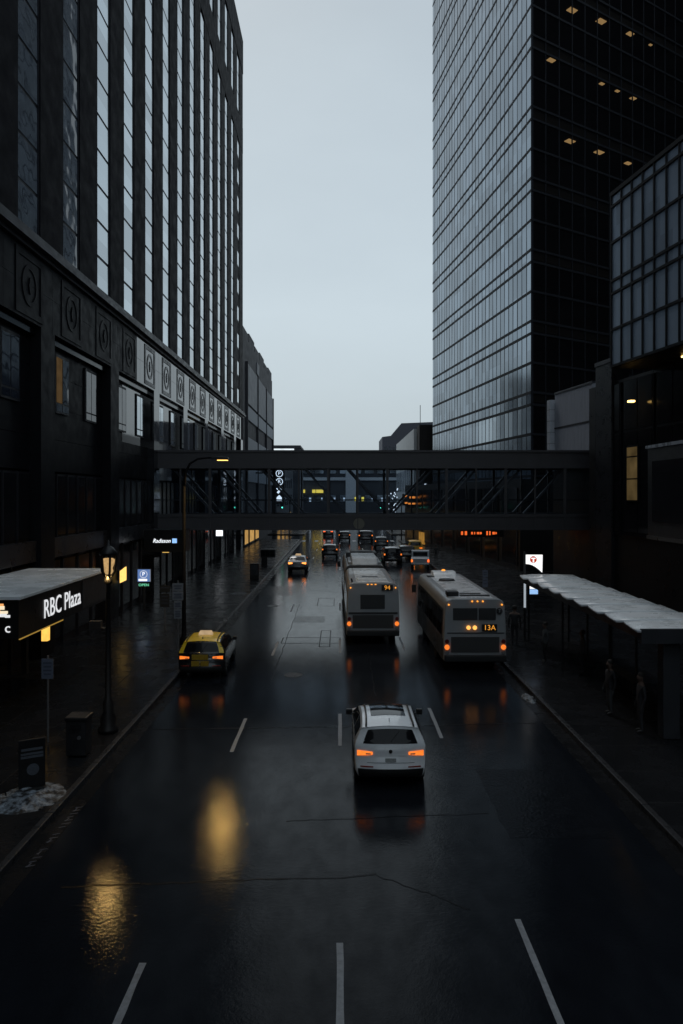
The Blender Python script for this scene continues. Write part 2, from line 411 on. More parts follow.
for bi, (a, b) in enumerate(zip(pc[:-1], pc[1:])):
    y0, y1 = a+.75, b-.75; mid = (y0+y1)/2
    m = hb()
    for zz in (8.4, 9.92, 11.44, 12.96):
        m.box(-13.62,-13.5,y0,y1,zz+.006,min(zz+1.514,14.6)-.006)
    m.build('bay_wall', POLISH if mid > 50 else HONED, h, world=True)
    if y0 < 44.2 < y1: hb().box(-13.51,-13.49,44.3,y1-.01,10.6,14.2).build('polished_panel', POLISH, h, world=True)
    hb().box(-13.52,-13.25,y0,y1,14.25,14.58).build('bay_header', POLISH2, h, world=True)
    for wc in (mid-2.0, mid+2.0):
        m = hb(); m.box(-13.5,-13.42,wc-.85,wc+.85,11.2,14.0,1)
        for yy in ((wc-.75,wc-.04),(wc+.04,wc+.75)):
            lit = 2 if (bi == 2 and wc < mid and yy[0] < wc-.5) else 0
            m.face([(-13.41,yy[0],11.7),(-13.41,yy[1],11.7),(-13.41,yy[1],13.85),(-13.41,yy[0],13.85)], lit)
            m.face([(-13.41,yy[0],11.3),(-13.41,yy[1],11.3),(-13.41,yy[1],11.62),(-13.41,yy[0],11.62)], 0)
        m.build('window', [DARKREFL if wc < 46 else HGLASS, HDARK, litpane], h, world=True)
    m = hb(); m.box(-13.6,-13.52,y0,y1,5.3,8.3,1)
    n = 6
    for k in range(n):
        ya = y0+(y1-y0)*k/n
        m.face([(-13.46,ya+.04,5.4),(-13.46,ya+(y1-y0)/n-.04,5.4),(-13.46,ya+(y1-y0)/n-.04,8.2),(-13.46,ya+.04,8.2)],0)
        m.box(-13.52,-13.4,ya-.03,ya+.03,5.3,8.3,1)
    m.build('upper_shopfront', [POLISH2, HDARK], h, world=True)
    hb().box(-13.6,-13.2,y0,y1,4.4,5.3).build('fascia', M('dark_fascia', (.022,.022,.025), .35, .3, 2, spec=.4), h, world=True)
    m = hb(); m.box(-13.6,-13.5,y0,y1,.15,4.4,1)
    for k in range(4):
        ya = y0+(y1-y0)*k/4
        m.face([(-13.44,ya+.06,.5),(-13.44,ya+(y1-y0)/4-.06,.5),(-13.44,ya+(y1-y0)/4-.06,4.2),(-13.44,ya+.06,4.2)],0)
        m.box(-13.5,-13.36,ya-.05,ya+.05,.15,4.4,1)
    m.build('shopfront', [POLISH2, HDARK], h, world=True)

# ------------------------------------------------------------------ glass tower (right)
TG = MIRROR('tower_curtain_glass', (.20,.245,.29), .17, 1., .05, .5, (.01,.787,.31), .22, .03)
TGLIT = MIRROR('tower_lit_pane_glass', (.36,.42,.47), .15, 1., .05, .5, (.01,.787,.31), .1, .03)  # paler copy of the curtain glass, painting the lit panes of one band
TL = M('tower_dark_mullion', (.018,.020,.025), .5, .2, 3, ior=1.15)
TF = G('tower_front_glass', (.014,.014,.017), .55, .03, 1.32, (.75,.7,.62))
TML = M('tower_front_mullion', (.024,.026,.031), .5, .2, 3, ior=1.2)
A = R(8.3)
t = thing('glass_tower', 'tall office tower with reflecting blue glass side and dark glass front', 'building', (20.1,75,0), A)
DEP = 38.0; NP = 30; PW = DEP/NP
def side_band(z0, z1, name, mat, split=None):
    m = MB()
    for k in range(NP):
        ya, yb = k*PW, (k+1)*PW
        a, b = rnd.uniform(-.011,.011), rnd.uniform(-.008,.008)
        mi = 0
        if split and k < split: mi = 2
        m.face([(-.02+a,ya+.05,z0+.14),(-.02-b,yb-.05,z0+.14),(-.02-a,yb-.05,z1-.14),(-.02+b,ya+.05,z1-.14)][::-1], mi)
        m.box(-.035,.02,ya-.05,ya+.05,z0,z1,1)
    m.box(-.05,.02,-.05,DEP,z0-.16,z0+.14,1)
    m.build(name, [mat, TL, TGLIT], t, fix=False)
z = 1.8; pat = [(1.3,'spandrel_band'),(3.1,'window_band'),(3.1,'window_band')]; k = 0
zs = []
while z < 132:
    hgt, nm = pat[k % 3]
    zs.append((z, z+hgt, nm)); z += hgt; k += 1
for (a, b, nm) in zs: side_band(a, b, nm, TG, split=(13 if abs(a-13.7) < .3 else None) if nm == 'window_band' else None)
ZT = zs[-1][1]
FA = R(58); fx, fy = math.sin(FA), math.cos(FA)
def F(u, w, z): return (20.1+fx*u+fy*w, 75+fy*u-fx*w, z)      # u along the front, w outward
FL = 46.0
back = (20.1+(-math.sin(A))*DEP, 75+math.cos(A)*DEP)
# solid core set back behind the glazing
c1 = F(5, -7, 0); 
core = [(20.1+.05+math.cos(A)*.06, 75.05+3.2), F(9,-7.0,0)[:2], F(FL,-7.0,0)[:2], (F(FL,0,0)[0]-4, back[1]+8), (back[0]+.3, back[1])]
core[0] = (20.1-math.sin(A)*8+.25, 75+math.cos(A)*8)
MB().prism(core, 0, ZT, 'z').build('core', M('tower_core', (.02,.02,.021), .8, .3, .6), t, world=True)
m = MB(); 
m.box(.06,.2,0,DEP,0,ZT); m.build('side_backing', TL, t)
for (a, b, nm) in zs:
    if a > 100: break
    m = MB()
    n = 22
    for kk in range(n):
        u0, u1 = FL*kk/n, FL*(kk+1)/n
        m.face([F(u0+.04,0,a+.1), F(u1-.04,0,a+.1), F(u1-.04,0,b-.1), F(u0+.04,0,b-.1)], 0)
        m.box(u0-.06,u0+.06,-.05,.06,a,b,1,T=F)
    m.box(0,FL,-.05,.09,a-.12,a+.12,1,T=F)
    m.build('front_'+nm, [TF, TML], t, world=True, fix=False)
m = MB()
FLZ = [a for (a, b, nm) in zs if nm == 'spandrel_band']+[a+.0 for (a,b,nm) in zs if nm == 'window_band' and False]
SLAB = M('office_ceiling', (.035,.033,.03), .8, .2, 1)
for a in FLZ:
    if a < 100: MB().prism([F(.3,-.12,0)[:2], F(FL,-.12,0)[:2], F(FL,-6.9,0)[:2], F(7.5,-6.9,0)[:2]], a+.3, a+1.0, 'z').build('floor_slab', SLAB, t, world=True)
OFFICE = E('office_ceiling_light', (1.,.66,.30), .62, .1)
def ray_ceiling(x, y, zc):
    Y = (zc-EYE)*FPX/(495-y); return ((x-340)*Y/FPX, Y)
def ceil_of(y, d=78.):
    zc = EYE+(495-y)*d/FPX
    return min(FLZ, key=lambda a: abs(a+.3-zc))+.3
for (x, y, s) in ((572,10,1),(601,21,1),(631,33,.8),(570,141,1),(599,152,1),(628,163,.8),(554,58,.8),(637,63,.55),(624,87,.5),(676,75,.7),(675,30,.4)):
    zc = ceil_of(y, 82 if s > .7 else 84)
    X, Y = ray_ceiling(x, y, zc)
    # keep each fitting behind the glazing
    u = (X-20.1)*fx+(Y-75)*fy; w = (X-20.1)*fy-(Y-75)*fx
    w = min(max(w, -5.5), -.8); 
    m = MB(); m.box(u-.56*s,u+.56*s,w-.34*s,w+.34*s,zc-.07,zc-.012,0,T=F)
    m.build('ceiling_light', OFFICE, t, world=True)

# ------------------------------------------------------------------ near right glass building
g = thing('glass_front_building', 'right hand building with a hanging slate blue glazed upper storey', 'building', (16,33,0), A)
NG = MIRROR('slate_panel_glass', (.38,.45,.55), .25, .45, .1, .4, (.01,.98,.5), .14, .05)
NM = M('near_mullion', (.010,.011,.014), .45, .2, 3, ior=1.2)
rows = [(14.4,16.4),(16.4,18.4),(18.4,19.1),(19.1,21.2),(21.2,23.2),(23.2,23.8)]
for (a, b) in rows:
    m = MB()
    for k in range(0, 34):
        yb = 6.6-1.02*k; ya = yb-1.02
        j = rnd.uniform(-.006,.006)
        m.face([(-.02+j,ya+.05,a+.06),(-.02,yb-.05,a+.06),(-.02-j,yb-.05,b-.06),(-.02,ya+.05,b-.06)][::-1],0)
        m.box(-.08,.02,ya-.055,ya+.055,a,b,1)
    m.box(-.08,.02,6.55,6.66,a,b,1); m.box(-.09,.02,-28.2,6.66,a-.07,a+.07,1)
    m.build('glazing_band', [NG, NM], g, fix=False)
MB().box(.03,16,-28.2,6.66,14.3,24.0).build('upper_block', NM, g)
MB().box(-.1,.03,-28.2,6.7,23.8,24.02).build('coping', NM, g)
m = MB(); m.box(2.5,16,-28.2,14,0,14.3); m.build('lower_wall', M('lower_wall_dark', (.016,.0155,.016), .35, .3, 1, spec=.4), g)
for k in range(12):
    ya = 13-k*3.4
    m = MB(); m.box(2.4,2.52,ya-3.1,ya,4.9,14.1,1)
    for zz in (5.1,8.2,11.2): 
        for q in range(2): m.face([(2.38,ya-3.0+1.5*q+.04,zz),(2.38,ya-3.0+1.5*q+1.44,zz),(2.38,ya-3.0+1.5*q+1.44,zz+2.85),(2.38,ya-3.0+1.5*q+.04,zz+2.85)],0)
    m.build('window', [POLISH2, NM], g)
LITW = E('lit_stair_window', (1.,.68,.28), .11, .85, 1.6)
m = MB(); m.box(2.33,2.39,7.9,9.2,6.9,10.2,1)
for z0, z1 in ((7.0,8.2),(8.28,9.5),(9.58,10.1)): m.face([(2.32,8.0,z0),(2.32,9.1,z0),(2.32,9.1,z1),(2.32,8.0,z1)],0)
m.build('lit_window', [LITW, NM], g)
for (x,y,s) in ((625,394,.12),(658,362.5,.16),(660,286,.0)):
    if s:
        m = MB(); m.box(1.6,1.9,2.5 if x > 640 else 7.5,2.8 if x > 640 else 7.8,14.22 if x > 640 else 12.6,14.29 if x > 640 else 12.7); m.build('soffit_light', WARM, g)
# projecting bay nearest the camera on the right
bw = thing('projecting_bay', 'dark boxed first floor bay projecting over the right pavement', 'building', (14.5,24,0))
m = MB(); m.box(13.0,16.6,10,30.2,5.6,9.25); m.build('bay_box', M('bay_cladding', (.008,.008,.0095), .4, .3, 1.5, spec=.35), bw, world=True)
m = MB(); m.box(12.93,16.6,10,30.27,9.25,9.38); m.build('coping', M('bay_metal_coping', (.34,.37,.42), .3, .2, 3, metal=.5), bw, world=True)
m = MB(); m.box(12.96,16.6,10,30.24,5.45,5.6); m.build('soffit_edge', M('bay_edge', (.03,.03,.03), .35), bw, world=True)
for k in range(5):
    m = MB(); m.box(12.96,13.0,11+3.8*k,14.5+3.8*k,6.2,8.7); m.build('window', POLISH2, bw, world=True)
m = MB(); m.box(14.6,16.6,10,30.0,.15,5.45); m.build('wall', MATS['lower_wall_dark'], bw, world=True)
# stair pillar + concrete link wall + pylon
m = MB(); p = thing('stair_pillar', 'tall dark square pillar standing at the right end of the skyway', 'pillar', (16.7,44,0), A)
m.box(0,1.15,0,1.95,.15,15.5); m.build('shaft', M('dark_pillar_cladding', (.020,.021,.025), .32, .25, 1.2, spec=.45), p)
MB().box(-.05,1.2,-.05,2.0,15.5,15.75).build('cap', M('pillar_cap', (.06,.065,.075), .4), p)
lw = thing('concrete_link_wall', 'grey ribbed concrete wall block rising behind the skyway right end', 'building', (18.0,51,0), A)
CONC = M('ribbed_grey_concrete', (.42,.44,.50), .75, .25, 1.5, spec=.25, stretch=(1,3,.4), bump=.3, bscale=8)
m = MB()
for k in range(11):
    m.box(-.0,1.6,.55*k+.02,.55*k+.54,10.2,15.3); m.box(.02,1.6,.55*k+.05,.55*k+.57,10.2,15.3)
m.build('ribbed_panel', CONC, lw)
MB().box(.03,9,0,6.4,.15,10.2).build('lower_wall', MATS['lower_wall_dark'], lw)
MB().box(-.03,1.6,0,6.1,12.55,12.66).build('string_course', M('dark_course', (.05,.05,.055), .7), lw)  # dark grey band across the ribbed panel
MB().box(-.04,1.7,0,6.1,15.3,15.45).build('coping', M('pillar_cap', (.06,.065,.075)), lw)
m = MB(); m.box(-.35,.35,6.2,6.75,9.2,14.9)
for k in range(6): m.box(-.36,.36,6.19,6.76,9.6+.9*k,9.62+.9*k,1)
m.build('end_fin', [M('pale_fin_stone', (.55,.58,.63), .6, .25, 2), TL], lw)
# unseen blocks added right and behind: they darken reflections and shade the street
NB = M('offstage_blocker', (.035,.035,.037), .7, .3, .3)
def add_light_blocker(name, label, x0, x1, y0, y1, H):
    b = thing(name, label, 'building', ((x0+x1)/2, (y0+y1)/2, 0))
    MB().box(x0,x1,y0,y1,0,H).build('wall', NB, b, world=True)
    for k in range(int(H/4)):
        MB().box(x0-.06,x1+.06,y0-.06,y1+.06,4*k+1.4,4*k+3.4).build('window_band', POLISH2, b, world=True)
add_light_blocker('light_blocker', 'unseen dark block added at the right to darken the tower front reflections', 62, 95, 8, 128, 92)
add_light_blocker('light_blocker', 'unseen dark block added behind the viewpoint on the left to shade the street', -55, -14, -75, 4, 44)
add_light_blocker('light_blocker', 'unseen dark block added behind the viewpoint on the right to shade the street', 17, 55, -75, 0, 28)

# ------------------------------------------------------------------ skyways
SKM = M('skyway_brown_metal', (.055,.053,.058), .45, .3, 1.5, spec=.4)
SKD = M('skyway_dark_metal', (.012,.012,.014), .5, .25, 2)
SKG = G('skyway_tinted_glass', (.012,.013,.015), .92, .02, 1.5, (.9,.94,.98))
def skyway(name, label, x0, x1, y0, y1, full=True):
    s = thing(name, label, 'skyway', ((x0+x1)/2, (y0+y1)/2, 0))
    zf, zl, zu, zt = 4.8, 5.95, 9.2, 10.5
    MB().box(x0,x1,y0+.12,y1-.12,zf+.1,zl-.15).build('floor_deck', SKD, s, world=True)
    MB().box(x0,x1,y0+.12,y1-.12,zu+.3,zt-.1).build('roof_deck', SKD, s, world=True)
    for (yy, sg) in ((y0, 1), (y1, -1)):
        m = MB(); m.box(x0,x1,yy,yy+.1*sg,zf,zl-.22); m.box(x0,x1,yy-.05*sg,yy+.1*sg,zf,zf+.1); m.box(x0,x1,yy-.05*sg,yy+.1*sg,zl-.22,zl)
        n = int((x1-x0)/2.1)
        m.build('floor_fascia', SKM, s, world=True)
        m = MB(); m.box(x0,x1,yy,yy+.1*sg,zu+.2,zt-.16); m.box(x0,x1,yy-.06*sg,yy+.1*sg,zu,zu+.2); m.box(x0,x1,yy-.08*sg,yy+.1*sg,zt-.16,zt)
        m.build('roof_fascia', SKM, s, world=True)
        xm = (x0+x1)/2-.35
        k = -8
        while True:
            xx = 18.15-2.11*(k+8) if full else x0+2.11*(k+8)
            if xx < x0 or xx > x1: break
            wd = .09 if (k % 2) else .05
            MB().box(xx-wd,xx+wd,yy-.03*sg,yy+.09*sg,zl,zu).build('mullion', SKM, s, world=True)
            # joint covers on the fascias
            MB().box(xx-.03,xx+.03,yy-.035*sg,yy,zf+.1,zl-.22).build('joint_cover', SKM, s, world=True)
            xa, xb = max(xx-2.11+.07, x0), xx-.07
            if xb > xa+.1:
                MB().box(xa,xb,yy+.02*sg,yy+.04*sg,zl,zu).build('glass_pane', SKG, s, world=True)
            k += 1
        MB().box(x0,x1,yy+.18*sg,yy+.24*sg,zl+.95,zl+1.02).build('handrail', SKD, s, world=True)
    if full:
        for yy in (y0+.45, y1-.45):
            xx = x0+1.0; pw = 3.15
            mid = px(372, yy)
            while xx+pw < x1:
                if xx+pw/2 < mid: a, b = (xx, zu), (xx+pw-.2, zl)
                else: a, b = (xx+pw-.2, zu), (xx, zl)
                d = Vector((b[0]-a[0], 0, b[1]-a[1])); nn = Vector((-d.z,0,d.x)).normalized()*.075
                MB().prism([(a[0]+nn.x,a[1]+nn.z),(b[0]+nn.x,b[1]+nn.z),(b[0]-nn.x,b[1]-nn.z),(a[0]-nn.x,a[1]-nn.z)], yy-.07, yy+.07).build('diagonal_brace', SKM, s, world=True)
                xx += pw
        m = MB(); m.lathe([(.0,-.03),(.36,-.03),(.36,-.02),(.40,-.04),(.40,.0)], 24, (px(359,51), 51-.0, pz(523.5,51)), 'y')
        m.build('round_emblem', M('emblem_tan', (.16,.15,.12), .55), s, world=True)
    return s
skyway('skyway', 'enclosed steel and glass skyway crossing above the street', -13.0, 18.3, 51, 55)
skyway('skyway', 'skyway behind the viewpoint, outside the frame', -14, 17, -5.2, -.8, full=False)

# ------------------------------------------------------------------ parking ramp and far buildings
RAMP = M('ramp_dark_brick', (.045,.046,.055), .7, .25, 1.0)
RAMPL = M('ramp_pale_band', (.30,.33,.37), .6, .25, 1.0)
r = thing('parking_ramp', 'dark flat-roofed block with pale horizontal bands beyond the hotel tower', 'building', (-13,118,0))
MB().box(-34,-13.2,97,139,0,29.4).build('wall', RAMP, r, world=True)
for k, z in enumerate((9.2,13.6,18.0)): MB().box(-13.25,-12.98,100,139,z,z+1.9).build('pale_band', RAMPL, r, world=True)
for y in (100, 113, 126, 138.8): MB().box(-13.3,-12.85,y-.15,y+.15,4.2,26).build('pilaster', RAMP, r, world=True)
for k in range(3): MB().box(-13.24,-13.0,100.4+13*k,112.6+13*k,20.3,25.9).build('facade_panel', M('ramp_facade', (.14,.15,.175), .55, .2, .8), r, world=True)
for k in range(6): MB().box(-14.4,-13.35,98+7*k,104.4+7*k,29.4,30.6+.4*(k%2)).build('rooftop_unit', RAMP, r, world=True)
MB().box(-13.25,-13.05,112.6,115.6,26.4,28.2).build('roof_opening', M('ramp_facade', (.14,.15,.175)), r, world=True)
m = MB(); m.tube([(-13.6,98,29.4),(-13.6,98,31.8)], .06); m.build('antenna', BLACK, r, world=True)
SHOPLIT = E('lit_shop_interior', (1.,.58,.18), .9, .8, .9)
for (y0, y1, z1) in ((97.6,101.5,3.0),(103,108.5,3.1),(110,114.5,2.7)):
    m = MB(); m.box(-13.19,-13.0,y0,y1,.3,z1,1)
    n = 4
    for k in range(n):
        a = y0+.1+(y1-y0-.2)*k/n; m.face([(-12.99,a,.5),(-12.99,a+(y1-y0)/n-.25,.5),(-12.99,a+(y1-y0)/n-.25,z1-.1),(-12.99,a,z1-.1)],0)
    m.build('lit_shop_window', [SHOPLIT, DMETAL], r, world=True)

FARW = M('far_concrete', (.10,.105,.115), .75, .25, .2)
FARD = M('far_dark_stone', (.055,.058,.066), .75, .25, .2)
FARG = MIRROR('far_glass', (.22,.25,.28), .1, .8, .03, .3, (.3,.3,.3), .5)
f = thing('end_of_street_building', 'low wide building closing the far end of the street with pale band', 'building', (0,240,0))
MB().box(-40,30,240,270,0,21.5).build('wall', FARD, f, world=True)
MB().box(-40,30,239.6,240,12.2,13.2).build('pale_band', M('far_white_band', (.62,.64,.66), .6), f, world=True)
MB().box(-40,30,239.5,240,20.9,22.0).build('parapet', FARD, f, world=True)
for zz in (5.0, 14.4, 17.6):
    for k in range(16):
        x = -38+4.2*k; m = MB(); m.box(x,x+3.2,239.8,240,zz,zz+2.4,1); m.face([(x+.15,239.78,zz+.1),(x+3.05,239.78,zz+.1),(x+3.05,239.78,zz+2.3),(x+.15,239.78,zz+2.3)],0)
        m.build('window', [FARG, DMETAL], f, world=True)
for q in range(9):
    x = -19+4.1*q+rnd.uniform(-1,1); MB().box(x,x+rnd.uniform(.25,.7),239.3,239.5,5.2+rnd.uniform(-.3,.3),6.4).build('lit_pane', E('cold_window_light', (.7,.85,1.), .8), f, world=True)
YEL = E('yellow_sign_light', (1.,.72,.1), 1.3)
for (x0, x1) in ((-13.2,-11.7),(-9.3,-8.2),(-8.0,-5.6)): MB().box(x0,x1,239.2,239.5,8.0,9.1).build('lit_sign', YEL, f, world=True)
MB().box(1.9,5.6,232,240,0,17.5).build('pale_stair_tower', M('far_white_band', (.32,.34,.36)), f, world=True)
# gable block on the right
b = thing('slope_roofed_block', 'grey-blue block with a sloping roof rising far behind the tower', 'building', (24,262,0))
m = MB(); m.prism([(15.5,0),(45,0),(45,34.5),(22.5,33.6),(18.6,29.0),(15.5,28.6)], 262, 285); m.build('wall', M('slate_blue_cladding', (.075,.078,.095), .7, .2, .3), b, world=True)
for k in range(4): MB().box(16.5+1.6*k,17.2+1.6*k,261.9,262,22,25).build('window', FARG, b, world=True)
b = thing('pale_side_wall_building', 'pale sloped side wall building next to the dark end block', 'building', (13,140,0))
m = MB(); 
m.prism([(122,0),(160,0),(160,18.6),(122,18.6)], 12.6, 24, 'x'); m.build('wall', M('pale_concrete_block', (.55,.57,.57), .7, .2, .3), b, world=True)
MB().box(12.5,24,122,160,14.2,15.0).build('ledge', FARD, b, world=True)
for k in range(9): MB().box(12.55,12.6,124+4*k,126.6+4*k,8,12).build('window', FARG, b, world=True)
b = thing('dark_end_block', 'narrow dark brown block end standing beside the glass tower', 'building', (14.6,119,0))
MB().box(13.1,23,118,121.9,0,18.9).build('wall', M('dark_brown_brick', (.022,.019,.018), .8, .3, .6), b, world=True)
MB().tube([(13.3,118.5,18.9),(13.3,118.5,22.2)], .05).build('antenna', BLACK, b, world=True)
b = thing('lit_roof_building', 'low building with a bright lit rooftop strip behind the parking ramp', 'building', (-20,200,0))
MB().box(-38,-11,196,214,0,20.2).build('wall', FARD, b, world=True)
MB().box(-18.2,-12.6,195.8,196,18.3,20.0).build('lit_strip', E('cold_roof_light', (.85,.95,1.), 1.4, .5, .8), b, world=True)
MB().box(-19,-10.8,195.7,214.2,20.2,20.9).build('roof', FARD, b, world=True)
b = thing('row_building', 'dark three storey row building past the far left crossing', 'building', (-20,160,0))
MB().box(-36,-12.5,140,190,0,14.5).build('wall', FARD, b, world=True)
for k in range(7):
    for z in (5,9): MB().box(-12.5,-12.44,142+6.5*k,146.5+6.5*k,z,z+2.4).build('window', FARG, b, world=True)
for k in range(4): MB().box(-12.5,-12.4,143+11*k,148+11*k,.4,3.0).build('lit_shop_window', SHOPLIT, b, world=True)
b = thing('podium_building', 'dark shop podium at the foot of the glass tower on the right', 'building', (16,84,0), A)
MB().box(-1.6,6,-17,29,.15,8.8).build('wall', MATS['lower_wall_dark'], b)
for k in range(9):
    m = MB(); m.box(-1.68,-1.6,-16.4+5*k,-12.4+5*k,.6,4.2,1); m.face([(-1.69,-16.2+5*k,.7),(-1.69,-12.6+5*k,.7),(-1.69,-12.6+5*k,4.1),(-1.69,-16.2+5*k,4.1)],0)
    m.build('shop_window', [POLISH2, DMETAL], b)
    MB().box(-1.68,-1.6,-16.4+5*k,-12.4+5*k,5.4,8.0).build('upper_window', POLISH2, b)
MB().box(-1.72,-1.62,17,20,.3,2.0).build('lit_shop_window', E('amber_shop_light', (1.,.5,.1), .45, .8, 1.5), b)

# ------------------------------------------------------------------ vehicles
def catmull(P, n):
    out = []
    for i in range(len(P)-1):
        p0, p1, p2, p3 = P[max(i-1,0)], P[i], P[i+1], P[min(i+2,len(P)-1)]
        for k in range(n):
            t = k/n
            out.append(tuple(.5*((2*b)+(-a+c)*t+(2*a-5*b+4*c-d)*t*t+(-a+3*b-3*c+d)*t**3) for a, b, c, d in zip(p0,p1,p2,p3)))
    out.append(P[-1]); return out
SUV = [(.10,.27),(.0,.36),(-.02,.50),(.03,.64),(.07,.80),(.10,1.04),(.30,1.44),(.34,1.49),(.9,1.545),(1.75,1.54),(2.35,1.44),(3.15,1.03),(3.95,.90),(4.30,.72),(4.40,.52),(4.36,.30)]
SEDAN = [(.10,.24),(.0,.34),(-.02,.50),(.02,.70),(.06,.90),(.14,.99),(.55,1.02),(1.28,1.38),(1.9,1.44),(2.5,1.42),(2.9,1.36),(3.6,.98),(4.3,.86),(4.62,.68),(4.70,.48),(4.64,.27)]
VAN = [(.10,.27),(.0,.36),(-.02,.50),(.02,.64),(.05,.80),(.08,1.10),(.22,1.62),(.27,1.70),(.9,1.76),(2.2,1.75),(2.95,1.62),(3.75,1.12),(4.25,.98),(4.62,.76),(4.70,.52),(4.66,.30)]
NS = 4
def make_car(name, label, prof, W, paint, loc, lamp=AMBER, roof_paint=None, detail=True, group='cars and vans driving up the street', rails=False, sunroof=False, sign=None, rz=0., black_low=True, ring=False, plate=True, cat='car', high_lamp=False):
    t = thing(name, label, cat, loc, rz, group)
    hw = W/2; O = catmull(prof, NS); L = prof[-2][0]; zb = prof[5][1] if prof is not SEDAN else .97; H = max(p[1] for p in prof)
    def Wd(y, z):
        e = hw*(1-.13*math.exp(-((y+.02)/.16)**2)-.16*math.exp(-((L-y)/.35)**2))
        if z > zb: e *= 1-.27*(z-zb)/(H-zb)
        if z < .5: e *= 1-.10*((.5-z)/.25)**2
        return e
    def pt(u, v):
        u = max(0, min(len(prof)-1.001, u)); i = int(u*NS); f = u*NS-i
        a, b = O[i], O[min(i+1, len(O)-1)]
        y, z = a[0]+(b[0]-a[0])*f, a[1]+(b[1]-a[1])*f
        kk = min(1, max(0, (H-z)/.25)) 
        cy = .15*abs(v)**3*math.exp(-max(0,y)/.5)*kk - .30*abs(v)**3*math.exp(-max(0,L-y)/.5)
        y2 = y+cy; z2 = z-(.055*v**2 if z > zb+.1 else .02*v**4)
        return Vector((v*Wd(y2, z2), y2, z2))
    def nrm(u, v):
        a = pt(u+.08, v)-pt(u-.08, v); b = pt(u, v+.02)-pt(u, v-.02); n = b.cross(a)
        return n.normalized()
    vs = [-1,-.95,-.85,-.6,-.3,0,.3,.6,.85,.95,1]
    us = [k/NS for k in range((len(prof)-1)*NS+1)]
    m = MB(); m.grid([[pt(u, v) for v in vs] for u in us])
    y0b, y1b = prof[0][0]+.06, prof[-1][0]-.05
    for sg in (-1, 1):
        P = []
        for i, u in enumerate(us):
            e = pt(u, sg); q = i/(len(us)-1); yb = y0b+(y1b-y0b)*q; row = []
            for j in range(7):
                f = j/6; y = e.y+(yb-e.y)*f; z = e.z+(.27-e.z)*f
                row.append(tuple(e) if j == 0 else (sg*Wd(y, z), y, z))
            P.append(row)
        m.grid(P)
    m.face([(-hw*.85,y0b,.28),(hw*.85,y0b,.28),(hw*.85,y1b,.28),(-hw*.85,y1b,.28)])
    mats = [paint]
    body = m.build('body', mats, t, smooth=True)
    bv = body.modifiers.new('Bevel','BEVEL'); bv.width = .035; bv.segments = 2; bv.limit_method = 'ANGLE'; bv.angle_limit = R(50)
    def patch(nm, u0, u1, v0, v1, mat, off=.006, th=0., nu=8, nv=10, parent=None, trap=0., taper=0.):
        g = []
        for i in range(nu+1):
            u = u0+(u1-u0)*i/nu; sh = trap*i/nu
            row = []
            for j in range(nv+1):
                v = (v0+(v1-v0)*j/nv)*(1-sh); uu = u
                if taper:
                    q = 1-abs(v-(v0 if abs(v0) < abs(v1) else v1))/abs(v1-v0); uu = u0+(u-u0)*(1-taper*q)+(u1-u0)*taper*q*.55
                row.append(pt(uu, v)+nrm(uu, v)*off)
            g.append(row)
        mm = MB(); mm.grid(g)
        o = mm.build(nm, mat, parent or t, smooth=True)
        if th:
            s = o.modifiers.new('Solid','SOLIDIFY'); s.thickness = th; s.offset = 1.
        return o
    def side(nm, poly, mat, sg, off=.008):
        mm = MB(); mm.face([(sg*(Wd(y,z)+off), y, z) for y, z in poly]); return mm.build(nm, mat, t, fix=False)
    rearwin = patch('rear_window', 5.12, 5.92, -.80, .80, CARGLASS, trap=.05) if prof is not SEDAN else patch('rear_window', 6.15, 7.0, -.84, .84, CARGLASS)
    patch('windscreen', 10.12, 10.95, -.86, .86, CARGLASS)
    if roof_paint: patch('roof_panel', 6.6 if prof is not SEDAN else 7.05, 10.0, -.97, .97, roof_paint, off=.004, nu=16)
    if roof_paint and prof is SUV:
        for sg in (-1,1): patch('pillar_panel', 5.0, 6.65, min(sg*.80,sg*.985), max(sg*.80,sg*.985), roof_paint, off=.005, nv=3)
    r0, r1 = (prof[6][0]+.25, prof[10][0]+.1) if prof is not SEDAN else (1.5, 2.9)
    y5, y11 = (prof[5][0]+.55, prof[11][0]-.25) if prof is not SEDAN else (1.0, 3.25)
    for sg in (-1, 1):
        zt = H-.13; mid = (r0+r1)/2
        side('side_window', [(y5,zb+.05),(mid-.04,zb+.04),(mid-.04,zt),(r0,zt-.03)], CARGLASS, sg)
        side('side_window', [(mid+.04,zb+.04),(y11,zb+.03),(r1,zt-.06),(mid+.04,zt)], CARGLASS, sg)
    # lamps
    if prof is SEDAN: lu0, lu1 = 3.3, 4.3
    else: lu0, lu1 = (4.0, 4.62) if not high_lamp else (4.5, 5.02)
    for sg in (-1, 1):
        a, b = (.54, .95) if not high_lamp else (.84, .97)
        patch('taillight', lu0, lu1, sg*a if sg > 0 else -b, sg*b if sg > 0 else -a, lamp, off=.012, nu=4, nv=6, taper=.45 if not high_lamp else 0.)
        if detail: patch('reverse_lens', lu0+.18, lu0+.34, sg*(a+.05) if sg > 0 else -(b-.22), sg*(b-.22) if sg > 0 else -(a+.05), M('clear_lens', (.5,.42,.35), .15), off=.02, nu=2, nv=4)
        if detail: patch('bumper_reflector', 2.3, 2.5, sg*.55 if sg > 0 else -.9, sg*.9 if sg > 0 else -.55, M('reflector_red', (.25,.02,.01), .3), off=.012, nu=2, nv=4)
    if black_low: patch('lower_bumper', .3, 2.05, -.97, .97, DPLAST, off=.008)
    if plate:
        pu = 3.45
        patch('licence_plate', pu-.28, pu+.28, -.17, .17, M('licence_plate', (.30,.31,.30), .5, .5, 22), off=.016, nu=2, nv=2)
